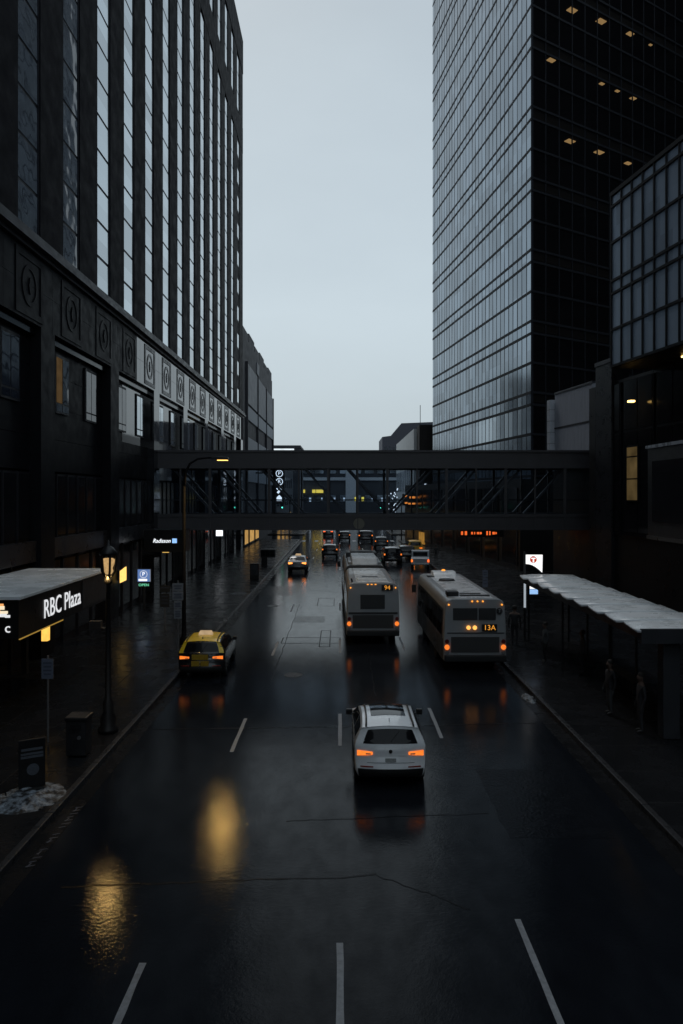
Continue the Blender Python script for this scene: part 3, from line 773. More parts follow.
    if detail:
        patch('tailgate_trim', 4.05, 4.14, -.5, .5, CHROME if not ring else paint, off=.012, nu=1, nv=6)
        m = MB(); q = pt(5.2, 0)+nrm(5.2,0)*.02; q2 = pt(5.75, .3)+nrm(5.75,.3)*.02
        m.tube([q, q2], .012, 5); m.build('rear_wiper', BLACK, t)
        if ring:
            m = MB(); q = pt(4.55, 0)+nrm(4.55,0)*.012
            m.lathe([(.0,0),(.045,0),(.045,-.012),(.0,-.014)], 14, tuple(q), 'y'); m.build('badge', BLACK, t)
            patch('tailgate_step', 3.0, 3.06, -.72, .72, DPLAST, off=.009, nu=1, nv=8)
        qa = pt(7.4, 0); m = MB(); m.prism([(qa.y,qa.z),(qa.y+.16,qa.z),(qa.y+.02,qa.z+.09)], -.012, .012, 'x'); m.build('antenna', DPLAST if not ring else paint, t)
    for sg in (-1, 1):
        m = MB(); yy = prof[11][0]-.45; xx = Wd(yy, zb)
        if prof is SEDAN: yy = 3.1; xx = Wd(yy, zb)
        m.box(sg*(xx-.03), sg*(xx+.08), yy-.03, yy+.03, zb+.02, zb+.06); m.box(sg*(xx+.02), sg*(xx+.19), yy-.05, yy+.06, zb+.0, zb+.16)
        m.build('mirror', BLACK, t, bevel=.02)
        if rails:
            m = MB(); pts = [pt(u, sg*.86)+Vector((0,0,.045)) for u in (6.9,7.3,8,8.8,9.4,9.9)]
            pts[0].z -= .04; pts[-1].z -= .04
            m.tube(pts, .022, 6); m.build('roof_rail', BLACK, t, smooth=True)
        patch('headlight', 13.0, 13.7, sg*.5 if sg > 0 else -.92, sg*.92 if sg > 0 else -.5, M('headlamp_glass', (.5,.5,.5), .1), off=.01, nu=2, nv=4)
    if sunroof: patch('sunroof', 8.1, 9.75, -.68, .68, CARGLASS, off=.008)
    R_ = .345 if prof is not SEDAN else .325
    for yy in (.80, L-.88):
        for sg in (-1, 1):
            xx = hw-.11
            m = MB(); c = (sg*xx, yy, R_)
            m.lathe([(R_*.62,-.10),(R_*.93,-.11),(R_,-.08),(R_,.08),(R_*.93,.11),(R_*.62,.10)], 22, c, 'x')
            w = m.build('wheel', RUBBER, t, smooth=True)
            m = MB(); m.lathe([(R_*.64,.06*sg),(R_*.60,.075*sg),(R_*.5,.05*sg),(R_*.2,.07*sg),(0,.07*sg)], 22, c, 'x')
            for k in range(5):
                a = 2*math.pi*k/5
                m.tube([(c[0]+.075*sg, c[1], c[2]), (c[0]+.09*sg, c[1]+R_*.6*math.cos(a), c[2]+R_*.6*math.sin(a))], .035, 5)
            m.build('rim', RIM, w, smooth=True)
            arch = [(yy+(R_+.07)*math.cos(a), R_+(R_+.07)*math.sin(a)) for a in [math.pi*k/10 for k in range(11)]]
            side('wheel_arch', [(yy+R_+.07,.3)]+arch+[(yy-R_-.07,.3)], BLACK, sg, .004)
    if sign == 'taxi':
        m = MB(); m.prism([(-.30,0),(.30,0),(.24,.17),(-.24,.17)], prof[9][0]-.55, prof[9][0]-.37); 
        o = m.build('roof_sign', E('taxi_sign_light', (1.,.70,.40), .6, .5, 6), t, bevel=.02); o.location = (0,0,H-.005)
    return t
WHITEP = M('white_metallic_paint', (.90,.91,.92), .3, .05, 3, spec=.5, coat=1., rvar=.05)
BLACKP = M('black_car_paint', (.010,.010,.012), .25, .2, 3, coat=.6)
SILVERP = M('silver_car_paint', (.22,.225,.23), .3, .1, 3, coat=.5, metal=.4)
DGREYP = M('dark_grey_paint', (.035,.037,.042), .3, .1, 3, coat=.5)
TAXIY = M('taxi_yellow_paint', (.86,.58,.02), .35, .15, 3, coat=.4)
make_car('suv', 'white suv with black roof rails and sunroof, braking in the middle lane', SUV, 1.79, WHITEP, (1.26,17.72,0), rails=True, sunroof=True, ring=True)
tx = make_car('taxi', 'black taxi with yellow roof and lit roof sign beside the left kerb', SUV, 1.84, BLACKP, (-5.5,28.2,0), lamp=AMBER, roof_paint=TAXIY, rails=True, sign='taxi', rz=R(1.5), group='taxis in the street')
# yellow door livery patches on the taxi tailgate
for (x0, z0) in ((-.34,.80),(-.02,.80),(.0,.55),(-.36,.55)):
    m = MB(); m.box(x0,x0+.32,-.035,.01,z0,z0+.2); m.build('livery_panel', M('taxi_livery', (.34,.22,.02), .4, .5, 14), tx)
make_car('sedan', 'silver sedan with both taillights lit near the left kerb', SEDAN, 1.82, SILVERP, (-4.05,67.5,0), lamp=E('tail_orange', (1.,.26,.05), 3.5), sign='taxi', detail=False)
make_car('suv', 'black suv driving left of the articulated bus', SUV, 1.86, BLACKP, (-1.2,83,0), lamp=AMBER, detail=False, high_lamp=True)
make_car('sedan', 'dark sedan farthest away in the left middle lane', SEDAN, 1.82, BLACKP, (-2.1,126,0), lamp=RED, detail=False)
make_car('suv', 'black suv under the round skyway emblem', SUV, 1.86, BLACKP, (.7,113,0), lamp=AMBER, detail=False, high_lamp=True)
make_car('van', 'dark van right of the round skyway emblem with two amber lamps', VAN, 2.3, BLACKP, (4.0,111,0), lamp=AMBER, detail=False, high_lamp=True, cat='van')
make_car('van', 'tall black van with amber taillights right of the articulated bus roof', VAN, 2.0, BLACKP, (5.6,75.5,0), lamp=AMBER, detail=False, high_lamp=True, cat='van')
make_car('suv', 'dark suv ahead of the tall black van in the right lane', SUV, 1.86, DGREYP, (5.7,98,0), lamp=AMBER, detail=False, high_lamp=True)
make_car('suv', 'black suv with red lit brake lamps behind the white pickup', SUV, 1.9, BLACKP, (7.6,81,0), lamp=E('orange_brake', (1.,.28,.06), 4.), detail=False, high_lamp=True)
make_car('van', 'amber yellow taxi van parked at the right kerb', VAN, 1.8, M('amber_taxi_paint', (.62,.36,.06), .4, .5, 3), (10.05-.9,86.5,0), lamp=AMBER, detail=False, group='taxis in the street', cat='van')
# white pickup
pk = thing('pickup_truck', 'white pickup truck with a grey load bed at the right kerb', 'truck', (7.9,70.5,0), R(-7))
PKW = M('white_truck_paint', (.42,.44,.46), .4, .15, 2)
MB().box(-.9,.9,0,2.0,.5,1.02).build('load_bed', PKW, pk, bevel=.04)
m = MB(); m.prism([(2.0,.5),(5.2,.5),(5.2,.98),(4.1,1.08),(3.55,1.62),(2.25,1.66),(2.05,1.05)], -.9, .9, 'x'); m.build('cab', PKW, pk, bevel=.06)
MB().box(-.72,.72,2.06,2.12,1.1,1.52).build('rear_window', CARGLASS, pk)
for sg in (-1,1):
    MB().box(sg*.72,sg*.9,-.03,.02,.68,.95).build('taillight', AMBER if sg < 0 else RED, pk)
    MB().box(sg*.9,sg*.92,2.5,3.5,1.1,1.5).build('side_window', CARGLASS, pk)
    for y in (.9,4.2):
        m = MB(); m.lathe([(.2,-.1),(.36,-.1),(.36,.1),(.2,.1)], 18, (sg*.8,y,.36), 'x'); w = m.build('wheel', RUBBER, pk, smooth=True)
        m = MB(); m.lathe([(.21,.07*sg),(.0,.09*sg)], 14, (sg*.8,y,.36), 'x'); m.build('rim', RIM, w)
MB().box(-.9,.9,-.1,.0,.42,.6).build('bumper', CHROME, pk, bevel=.02)

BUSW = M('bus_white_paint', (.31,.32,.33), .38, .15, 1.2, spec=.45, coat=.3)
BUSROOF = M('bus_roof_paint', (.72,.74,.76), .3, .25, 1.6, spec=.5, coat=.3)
BUSD = M('bus_dark_panel', (.035,.036,.038), .45, .25, 2)
BUSGR = M('bus_grille', (.05,.05,.05), .6, .3, 30, stretch=(.2,1,6))
def disc(m, x, z, r, y=-.02, d=.05, n=16): m.lathe([(0,-d),(r*.9,-d),(r,-d*.6),(r,0)], n, (x,y+.02,z), 'y')
def make_bus(label, loc, rz, L, text, artic):
    t = thing('city_bus', label, 'bus', loc, rz, 'city buses seen from behind'); hw = 1.3; HT = 3.0
    parts = [(0, L)] if not artic else [(0, 7.2), (8.6, L)]
    sect = [(-hw,.42),(-hw,1.2),(-hw+.03,2.2),(-hw+.07,2.72),(-hw+.16,2.92),(-hw+.34,HT),(hw-.34,HT),(hw-.16,2.92),(hw-.07,2.72),(hw-.03,2.2),(hw,1.2),(hw,.42)]
    for i, (a, b) in enumerate(parts):
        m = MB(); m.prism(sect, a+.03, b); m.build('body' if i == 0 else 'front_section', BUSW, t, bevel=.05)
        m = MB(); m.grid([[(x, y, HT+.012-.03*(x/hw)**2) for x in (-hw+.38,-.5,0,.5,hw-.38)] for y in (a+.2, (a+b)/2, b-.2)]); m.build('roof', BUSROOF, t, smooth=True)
        for sg in (-1, 1):
            m = MB(); n = max(2, int((b-a)/1.55))
            for k in range(n):
                y0 = a+.7+(b-a-1.2)*k/n; y1 = y0+(b-a-1.2)/n-.1
                m = MB(); X1, X2 = hw-.012+.012, hw-.045+.014
                m.face([(sg*(hw+.006),y0,1.38),(sg*(hw+.006),y1,1.38),(sg*(hw-.035+.006),y1,2.4),(sg*(hw-.035+.006),y0,2.4)]); m.build('side_window', CARGLASS, t, fix=False)
            MB().box(sg*(hw-.02), sg*(hw+.012), a+.25, b-.2, .42, 1.3).build('side_panel', BUSD, t)
            m = MB(); m.face([(sg*(hw+.003),a+.45,1.31),(sg*(hw+.003),b-.25,1.31),(sg*(hw-.04+.003),b-.25,2.52),(sg*(hw-.04+.003),a+.45,2.52)]); m.build('window_surround', BLACK, t, fix=False)
    if artic:
        m = MB()
        for k in range(7): 
            y = 7.2+.2*k; s2 = [(x*(.97 if k % 2 else .93), .5+(z-.42)*(.985 if k % 2 else .96)) for x, z in sect]; m.prism(s2, y, y+.2)
        m.build('bellows', RUBBER, t)
    ax = [2.6, L-2.6] if not artic else [2.6, 10.6, L-2.6]
    for y in ax:
        for sg in (-1,1):
            m = MB(); m.lathe([(.28,-.14),(.46,-.14),(.48,-.1),(.48,.1),(.46,.14),(.28,.14)], 24, (sg*(hw-.16),y,.48), 'x'); w = m.build('wheel', RUBBER, t, smooth=True)
            m = MB(); m.lathe([(.29,.1*sg),(.2,.05*sg),(.1,.12*sg),(0,.12*sg)], 18, (sg*(hw-.16),y,.48), 'x'); m.build('rim', RIM, w, smooth=True)
            m = MB(); m.face([(sg*(hw+.016), y+.62*math.cos(math.pi*k/12), .48+.62*math.sin(math.pi*k/12)) for k in range(13)]); m.build('wheel_arch', BLACK, t, fix=False)
    # rear
    MB().box(-hw+.02,hw-.02,-.10,.06,.40,.68).build('rear_bumper', DPLAST, t, bevel=.04)
    MB().box(-hw+.3,hw-.3,.0,.04,.78,1.42).build('engine_grille', BUSGR, t)
    if artic:
        m = MB(); m.box(-.62,.58,-.0,.035,1.72,2.42); m.build('rear_window', BUSD, t, bevel=.02)
        MB().box(-hw+.1,hw-.1,.012,.032,1.46,1.56).build('trim_line', BUSD, t)
        db = (.42,.97,2.62,2.9); tz = 2.76
    else:
        m = MB(); m.box(-.92,.10,-.0,.035,2.12,2.62); m.build('rear_window', BUSD, t, bevel=.02)
        m = MB(); m.box(.14,.86,-.0,.035,2.12,2.62); m.build('rear_window', BUSD, t, bevel=.02)
        m = MB(); disc(m, 1.0, 2.5, .13); m.build('emblem', BUSD, t)
        lettering('T', .2, BUSW, t, (1.0,-.058,2.5), (1,0,0), (0,0,1), .004, world=False, name='emblem_letter')
        db = (.28,.9,1.66,1.95); tz = 1.805
        MB().box(-hw+.14,hw-.1,.012,.03,1.56,1.6).build('trim_line', BUSD, t)
    ds = MB().box(db[0],db[1],-.03,.05,db[2],db[3]).build('destination_sign', BLACK, t)
    lettering(text, .3, LEDAMB, ds, ((db[0]+db[1])/2,-.036,tz), (1,0,0), (0,0,1), .003, world=False, name='route_number')
    for sg in (-1,1):
        m = MB(); disc(m, sg*(hw-.13), 1.0, .105); m.build('turn_lamp', AMBER, t)
        m = MB(); disc(m, sg*(hw-.13), 1.24, .09); m.build('tail_lamp', M('lamp_off_red', (.12,.01,.01), .25), t)
        m = MB(); disc(m, sg*(hw-.13), .78, .085); m.build('reverse_lamp', M('lamp_off_clear', (.2,.2,.2), .25), t)
        m = MB(); disc(m, sg*(hw-.2), 2.76, .035); m.build('marker_lamp', AMBER_S, t)
    for k in range(3):
        m = MB(); m.box(-.26+.19*k-.045,-.26+.19*k+.045,-.0,.05,2.9 if artic else 2.88,2.94 if artic else 2.92) if artic else disc(m, -.02+.22*(k-.5), 2.9, .035)
        m.build('marker_lamp', AMBER_S, t)
    if not artic:
        for x in (-.28,-.02): 
            m = MB(); disc(m, x, 1.81, .085); m.build('brake_lamp', E('bright_amber', (1.,.40,.09), 2.0), t)
    m = MB(); m.box(-1.62,-1.4,L-.28,L-.18,2.0,2.42); m.tube([(-1.3,L-.1,2.75),(-1.5,L-.1,2.75),(-1.52,L-.22,2.4)], .025, 6); m.build('mirror', BLACK, t, bevel=.03)
    # roof gear
    if artic:
        m = MB(); m.prism([(9.0,HT),(9.2,HT+.42),(13.0,HT+.42),(13.4,HT)], -.8, .8, 'x'); m.build('battery_housing', BUSROOF, t, bevel=.08)
        MB().box(-1.02,1.02,9.3,12.8,HT,HT+.16).build('battery_skirt', BUSW, t, bevel=.05)
        MB().box(-.72,.72,14.2,15.6,HT,HT+.42).build('air_conditioner', BUSD, t, bevel=.06)
        for sg in (-1,1): MB().box(sg*.75,sg*1.05,14.0,15.9,HT-.05,HT+.36).build('roof_fairing', BUSD, t, bevel=.05)
        MB().box(-.75,.75,.9,1.7,HT,HT+.09).build('exhaust_cover', BUSROOF, t, bevel=.03); MB().box(-.45,.35,1.9,2.4,HT,HT+.06).build('hatch', BUSD, t)
        MB().tube([(-1.0,.6,HT-.05),(-1.05,.5,HT+.16)], .05, 6).build('exhaust_pipe', BLACK, t)
        MB().box(-.5,.5,16.4,16.6,HT,HT+.08).build('hatch', BUSD, t)
    else:
        MB().box(-1.05,-.55,.75,1.25,HT,HT+.20).build('exhaust_cover', BLACK, t, bevel=.03)
        MB().box(-.5,.75,.7,.95,HT+.005,HT+.05).build('vent_slot', BLACK, t)
        m = MB(); m.lathe([(.0,0),(.42,0),(.36,.09),(0,.11)], 16, (-.2,6.3,HT)); m.build('roof_vent', BUSD, t)
        MB().box(-.95,-.6,7.8,8.3,HT,HT+.05).build('hatch', BUSD, t)
        MB().box(-.4,.5,1.35,1.55,HT,HT+.04).build('hatch', BUSD, t)
        m = MB(); m.prism([(L-1.6,HT-.02),(L-1.2,HT+.24),(L-.5,HT+.24),(L-.1,HT-.05)], -.62, .62, 'x'); m.build('front_fairing', BUSROOF, t, bevel=.07)
        m = MB(); m.lathe([(.1,0),(.1,.07),(.0,.1)], 12, (.0,L-.9,HT+.23)); m.build('beacon', AMBER_S, t)
    return t
make_bus('white articulated city bus in the centre lane with roof housings', (1.62,35.0,0), R(.6), 18.0, '94', True)
make_bus('white flat-roofed city bus stopped by the right kerb', (5.6,29.6,0), R(.4), 9.6, '13A', False)

# ------------------------------------------------------------------ bus shelter and sign (right pavement)
sh = thing('bus_shelter', 'long bus shelter with a pale stepped roof on the right pavement', 'bus shelter', (10,28,.15))
SHR = M('shelter_pale_roof', (.76,.79,.81), .3, .16, 1.4, spec=.6, bump=.1, bscale=4)
SHD = M('shelter_dark_metal', (.018,.018,.02), .45, .3, 2)
n = 9; y0s, y1s = 20.7, 35.2
for k in range(n):
    ya = y0s+(y1s-y0s)*k/n; yb = ya+(y1s-y0s)/n+.06
    m = MB(); P = []
    for i in range(6):
        f = i/5; y = ya+(yb-ya)*f; zz = 3.36+.018*(1-f); xo = .24*f**1.4
        P.append([(8.62+xo, y, zz), (9.5, y, zz+.03), (10.5, y, zz+.03), (11.32+.16*f, y, zz+.01)])
    m.grid(P)
    o = m.build('roof_panel', SHR, sh, world=True, smooth=True); s = o.modifiers.new('S','SOLIDIFY'); s.thickness = .07; s.offset = -1
m = MB(); m.box(8.72,11.4,20.66,20.78,3.0,3.42); m.build('end_fascia', M('shelter_fascia', (.04,.042,.048), .5), sh, world=True)
MB().box(8.85,8.97,20.8,35.1,3.05,3.3).build('edge_beam', SHD, sh, world=True)
MB().box(11.1,11.22,20.8,35.1,3.05,3.3).build('edge_beam', SHD, sh, world=True)
MB().box(9.45,9.95,20.9,21.3,.15,3.05).build('end_pillar', M('shelter_fascia', (.04,.042,.048)), sh, world=True, bevel=.03)
for k in range(6):
    y = 21.6+2.65*k
    m = MB(); m.tube([(11.15,y,.15),(11.15,y,3.1)], .05, 8); m.tube([(8.95,y,3.1),(11.2,y,3.15)], .04, 8); m.build('post', SHD, sh, world=True)
for k in range(5):
    y = 21.7+2.65*k; MB().box(11.14,11.16,y,y+2.45,.45,2.8).build('glass_panel', SKG, sh, world=True)
for k in (1, 3, 5):
    y = 21.6+2.65*k; MB().tube([(9.2,y,.15),(9.2,y,3.1)], .045, 8).build('front_post', SHD, sh, world=True)
bn = thing('bench', 'dark bench under the bus shelter roof', 'bench', (10.7,27,.15))
m = MB(); m.box(-.22,.22,-1.6,1.6,.42,.47); m.build('seat', SHD, bn)
for y in (-1.3,1.3): MB().box(-.18,.18,y-.04,y+.04,0,.42).build('leg', SHD, bn)
ts = thing('transit_sign', 'tall transit stop pylon with lit white T flag at the shelter end', 'sign', (px(524.5,35.3),35.3,.15))
SX = px(524.5,35.3)
MB().box(-.05,.05,-.05,.05,0,4.35).build('pole', DMETAL, ts)
MB().box(-.05,.05,-.08,-.055,1.6,3.05).build('light_strip', E('strip_light', (.8,.9,1.), .5), ts)
m = MB(); poly = [(.06,4.2),(.06,3.75)]+[(.06+.80*k/8, 3.75-.42*(k/8)**2) for k in range(1,9)]+[(.88,4.2)]
m.prism(poly, -.06, .06); m.build('flag_panel', E('sign_white', (1.,1.,1.), 1.15, .05), ts)
m = MB(); m.lathe([(0,-.012),(.165,-.012),(.165,0)], 24, (.42,-.06,3.97), 'y'); em = m.build('round_emblem', E('emblem_red', (.75,.06,.02), .7, .1), ts)
m = MB(); m.box(-.11+.42,.11+.42,-.085,-.073,4.0,4.06); m.box(.42-.035,.42+.035,-.085,-.073,3.83,4.0); m.build('emblem_letter', MATS['sign_white'], em)
MB().box(.16,.68,-.04,.04,2.22,2.8).build('screen', BLACK, ts)
m = MB(); m.box(.19,.65,-.05,-.042,2.52,2.76); m.build('screen_header', MATS['sign_white'], ts)
m = MB(); m.box(.19,.65,-.05,-.042,2.26,2.50); m.build('screen_body', E('screen_blue', (.35,.6,1.), .95, .1), ts)

# ------------------------------------------------------------------ left canopy
c = thing('entrance_canopy', 'flat pale-topped entrance canopy with black lettered fascia on the left', 'canopy', (-11,25.6,0))
CT = M('canopy_pale_top', (.90,.92,.93), .25, .06, .8, spec=.8)
CF = M('canopy_black_fascia', (.008,.008,.009), .35, .2, 2, spec=.3)
y0, y1 = 21.5, 29.9
MB().box(-13.0,-9.62,y0,y1,4.14,4.24).build('roof', CT, c, world=True, bevel=.01)
MB().box(-12.9,-9.70,y0+.08,y1-.08,2.95,4.14).build('fascia', CF, c, world=True)
m = MB(); m.box(-9.70,-9.68,26.9,29.7,3.05,4.1); m.build('fascia_end_panel', M('fascia_grey', (.03,.03,.034), .4), c, world=True)
LW = E('letter_white', (.95,.97,1.), .85, .1)
lettering('RBC Plaza', .88, LW, c, (-9.685,25.05,3.52), (0,1,0), (0,0,1), .006, sx=.92)
lettering('c', .42, LW, c, (-10.02,21.55,3.28), (1,0,0), (0,0,1), .01, sx=1.)
m = MB()
for (a, b, z0, z1, mi) in ((-10.55,-10.05,3.62,3.72,0),(-10.5,-10.25,3.72,3.84,1),(-10.25,-10.02,3.72,3.80,2),(-10.45,-10.12,3.84,3.95,2),(-10.1,-9.95,3.60,3.68,0),(-10.3,-10.15,3.95,4.02,1)):
    m.box(a,b,21.55,21.57,z0,z1,mi)
m.build('logo', [LW, E('logo_orange', (1.,.45,.15), 1.1), E('logo_cream', (1.,.85,.6), 1.1)], c, world=True)
MB().box(-9.75,-9.71,21.7,25.1,2.9,2.95).build('edge_light', E('edge_warm', (1.,.6,.12), .35), c, world=True)
for k in (0,1): MB().box(-12.7,-12.5,22.5+6*k,22.7+6*k,.15,2.95).build('post', DMETAL, c, world=True)
cl = thing('canopy_lamp', 'glowing yellow box lamp hanging beneath the black canopy fascia', 'lamp', (-10.25,24.9,2.95))
MB().box(-.1,.1,-.12,.12,-.72,-.04).build('diffuser', E('canopy_lamp_glow', (1.,.55,.10), 1.8, .6, 5), cl)
MB().box(-.2,.2,-.2,.2,-.04,0).build('mount', DMETAL, cl)

# hotel entrance sign box and its letters
hs = thing('hotel_sign_box', 'black canopy box with glowing white hotel name and blue square', 'sign', (-11.6,47.3,3.4))
MB().box(-12.9,-10.3,47,49,3.55,5.0).build('box', CF, hs, world=True)
lettering('Radisson', .38, E('hotel_white', (.9,.95,1.), 1.6), hs, (-11.72,46.97,4.28), (1,0,0), (0,0,1), .01, shear=.3, sx=.86)
MB().box(-11.02,-10.72,46.95,46.98,4.14,4.44).build('blue_square', E('hotel_blue', (.3,.55,1.), 1.3), hs, world=True)
MB().box(-11.7,-11.3,47.1,47.3,3.5,3.55).build('downlight', E('amber_down', (1.,.6,.15), 1.0), hs, world=True)
# parking entrance sign
ps = thing('parking_sign', 'lit blue parking sign with a white P above green OPEN', 'sign', (px(144,44.5),44.5,.15))
sxp = px(143.3,44.5)
MB().box(-.30-.1,.42,0,.15,1.72,2.55).build('sign_case', DMETAL, ps)
MB().box(-.39,.36,-.02,0,1.76,2.52).build('blue_panel', E('parking_blue', (.16,.28,.62), .75, .15), ps)
m = MB()
for k in range(28):
    a0, a1 = 2*math.pi*k/28, 2*math.pi*(k+1)/28
    m.prism([(-.02+rr*math.cos(a), 2.22+rr*math.sin(a)) for rr, a in ((.235,a0),(.235,a1),(.205,a1),(.205,a0))], -.03, -.02)
m.build('letter_ring', LW, ps)
lettering('P', .34, E('parking_white', (1,1,1), 1.5), ps, (-.02,-.035,2.22), (1,0,0), (0,0,1), .004, world=False)
MB().box(-.33,.2,-.03,-.02,1.80,1.93).build('white_bar', MATS['parking_white'], ps)
MB().box(.37,.40,-.02,0,1.76,2.52).build('edge_light', E('edge_white', (.6,.7,.9), .5), ps)
lettering('OPEN', .22, E('open_green', (.25,1.,.6), .9), ps, (-.01,-.03,1.55), (1,0,0), (0,0,1), .01, world=False, sx=1.15)
MB().box(-.35,.33,0,.06,1.42,1.68).build('open_case', BLACK, ps)
MB().box(-.06,.06,.02,.1,0,1.72).build('post', DMETAL, ps)

# wall sconce, lanterns, street lamp
sn = thing('wall_sconce', 'warm glowing wedge-shaped wall lamp on the hotel pier', 'lamp', (-12.85,41.9,2.6))
m = MB(); m.prism([(-.02,-.45),(.3,-.30),(.3,.50),(-.02,.25)], -.12, .12); m.build('shade', E('sconce_glow', (1.,.62,.16), 1.6), sn)
MB().box(-.16,-.02,-.14,.14,-.3,.3).build('bracket', DMETAL, sn)
def point_light(name, loc, energy, color, size, parent):
    l = bpy.data.lights.new(name, 'SPOT'); l.spot_size = R(146); l.spot_blend = .25; l.energy = energy; l.color = color; l.shadow_soft_size = size
    o = bpy.data.objects.new(name, l); col.objects.link(o); o.parent = parent
    o.location = loc; return o
ln = thing('lantern_post', 'ornate black lamp post with lit crown lantern on left pavement', 'street lamp', (-7.0,21.6,.15))
m = MB(); m.lathe([(.30,0),(.30,.12),(.22,.2),(.24,.45),(.15,.6),(.17,.9),(.10,1.0),(.085,2.5),(.07,4.45),(.13,4.5),(.10,4.62),(.06,4.7)], 14); m.build('post', M('cast_black_iron', (.010,.010,.011), .45, .3, 8, bump=.2), ln, smooth=True)
lan = MB(); lan.lathe([(.10,4.76),(.15,4.84),(.13,4.95),(.19,5.08),(.20,5.2),(.13,5.24)], 12); lan.build('glass', E('lantern_glow', (1.,.62,.26), .8, .7, 12), ln, smooth=True); point_light('lantern_bulb', (0,-.1,4.72), 175., (1.,.61,.2), .16, ln)
for k in range(6):
    a = 2*math.pi*k/6; m = MB(); m.tube([(.10*math.cos(a),.10*math.sin(a),4.68),(.20*math.cos(a),.20*math.sin(a),4.85),(.25*math.cos(a),.25*math.sin(a),5.36)], .035, 5); m.build('crown_rib', BLACK, ln)
m = MB(); m.lathe([(.26,5.34),(.28,5.40),(.16,5.55),(.05,5.62),(.04,5.75),(0,5.8)], 12); m.build('cap', BLACK, ln, smooth=True)
m = MB(); m.tube([(.0,0,3.1),(-.5,0,3.2)], .03, 6); m.box(-.55,-.2,-.1,.1,3.1,3.35); m.build('side_bracket', DMETAL, ln)
cp = thing('cobra_street_lamp', 'slim street lamp with curved arm glowing in front of the skyway', 'street lamp', (px(184,34.3),34.3,.15))
bx = px(184,34.3)
m = MB(); m.lathe([(.22,0),(.2,.25),(.12,.4),(.10,1.0),(.07,7.6)], 12); 
m.build('pole', M('pole_black', (.006,.006,.007), .7, .2, 3, spec=.1), cp, smooth=True)
m = MB(); m.tube([(0,0,7.5),(.06,0,8.2),(.28,0,8.65),(.65,0,8.88),(1.15,0,8.94),(1.5,0,8.93)], [.07,.065,.055,.05,.045,.045], 8); m.build('arm', MATS['pole_black'], cp, smooth=True)
m = MB(); m.prism([(1.35,8.86),(2.15,8.83),(2.12,8.96),(1.6,9.02),(1.35,8.98)], -.13, .13); m.build('head', DMETAL, cp, bevel=.03)
m = MB(); m.box(1.60,2.10,-.10,.10,8.80,8.83); m.build('lens', E('sodium_lens', (1.,.55,.14), 3., .1), cp); point_light('lamp_bulb', (1.85,0,8.76), 560., (1.,.60,.17), .15, cp)

# ------------------------------------------------------------------ pavement furniture (left)
def sign_post(name, label, x, y, plates, hgt, group=None, mat=None):
    t = thing(name, label, 'sign', (x,y,.15), 0, group)
    MB().tube([(0,0,0),(0,0,hgt)], .03, 8).build('post', GMETAL, t)
    for (w, z0, z1, mt, marks) in plates:
        o = MB().box(-w/2,w/2,-.05,-.035,z0,z1).build('plate', mt, t)
        if marks:
            m = MB()
            for k in range(marks):
                zz = z1-.1-(z1-z0-.15)*k/marks; ww = w*(.3 if k % 2 else .36)
                m.box(-ww,ww,-.056,-.05,zz-.045,zz)
            m.build('plate_lines', M('sign_ink', (.05,.06,.09), .5), o)
    return t
PLATE = M('sign_plate_grey', (.20,.205,.22), .5, .3, 6); PLATE2 = M('sign_plate_blue', (.13,.15,.2), .5, .3, 6)
sign_post('pavement_sign', 'single grey sign on a thin post in front of the canopy', px(48,20.7), 20.7, [(.34,1.84,2.42,PLATE2,4)], 2.5)
sign_post('stacked_parking_sign', 'stack of four grey parking plates on one post beyond the taxi', px(178,33), 33, [(.50,2.72,3.08,PLATE,2),(.50,2.30,2.70,PLATE,3),(.36,1.92,2.28,PLATE,3),(.36,1.45,1.90,PLATE,4)], 3.2)
sign_post('stacked_parking_sign', 'dim dark double sign plate on a post just left of the grey stacked plates', px(165,38), 38, [(.55,2.0,2.35,DPLAST,1),(.5,1.2,1.9,DPLAST,3)], 2.4)
sign_post('bus_stop_sign', 'grey stacked plates on a post right of the flat-roofed bus', px(485,40), 40, [(.3,2.55,2.95,PLATE2,2),(.3,2.0,2.5,PLATE2,2)], 3.0)
af = thing('sandwich_board', 'black pavement advertising board with faint white lines beside dirty snow', 'sign', (px(32,17.3),17.3,.15), R(28))
m = MB(); m.box(-.30,.30,-.03,.03,.08,1.25); m.build('panel', BLACK, af, bevel=.01)
for (w, z0, z1) in ((.24,.98,1.04),(.25,.80,.86),(.25,.88,.93)): MB().box(-w,w,-.036,-.03,z0,z1).build('text_line', M('board_chalk', (.09,.10,.12), .6, .5, 20), af)
m = MB(); m.lathe([(.10,-.036),(.14,-.036),(.14,-.03)], 18, (0.02,0,.52), 'y'); m.build('round_mark', M('board_chalk', (.09,.10,.12)), af)
MB().box(-.32,.32,-.15,.15,.0,.08).build('base', RUBBER, af, bevel=.02)
lb = thing('litter_bin', 'black square litter bin near the ornate lamp post', 'bin', (px(79,19.7),19.7,.15))
MB().box(-.27,.27,-.25,.25,.04,1.0).build('body', DMETAL, lb, bevel=.03); MB().box(-.3,.3,-.28,.28,.98,1.1).build('lid', BLACK, lb, bevel=.03)
MB().box(-.14,.14,-.29,-.26,.78,.92).build('slot', BLACK, lb); MB().lathe([(0,-.3),(.05,-.3),(.05,-.25)], 10, (.1,0,.55), 'y').build('badge', GMETAL, lb)
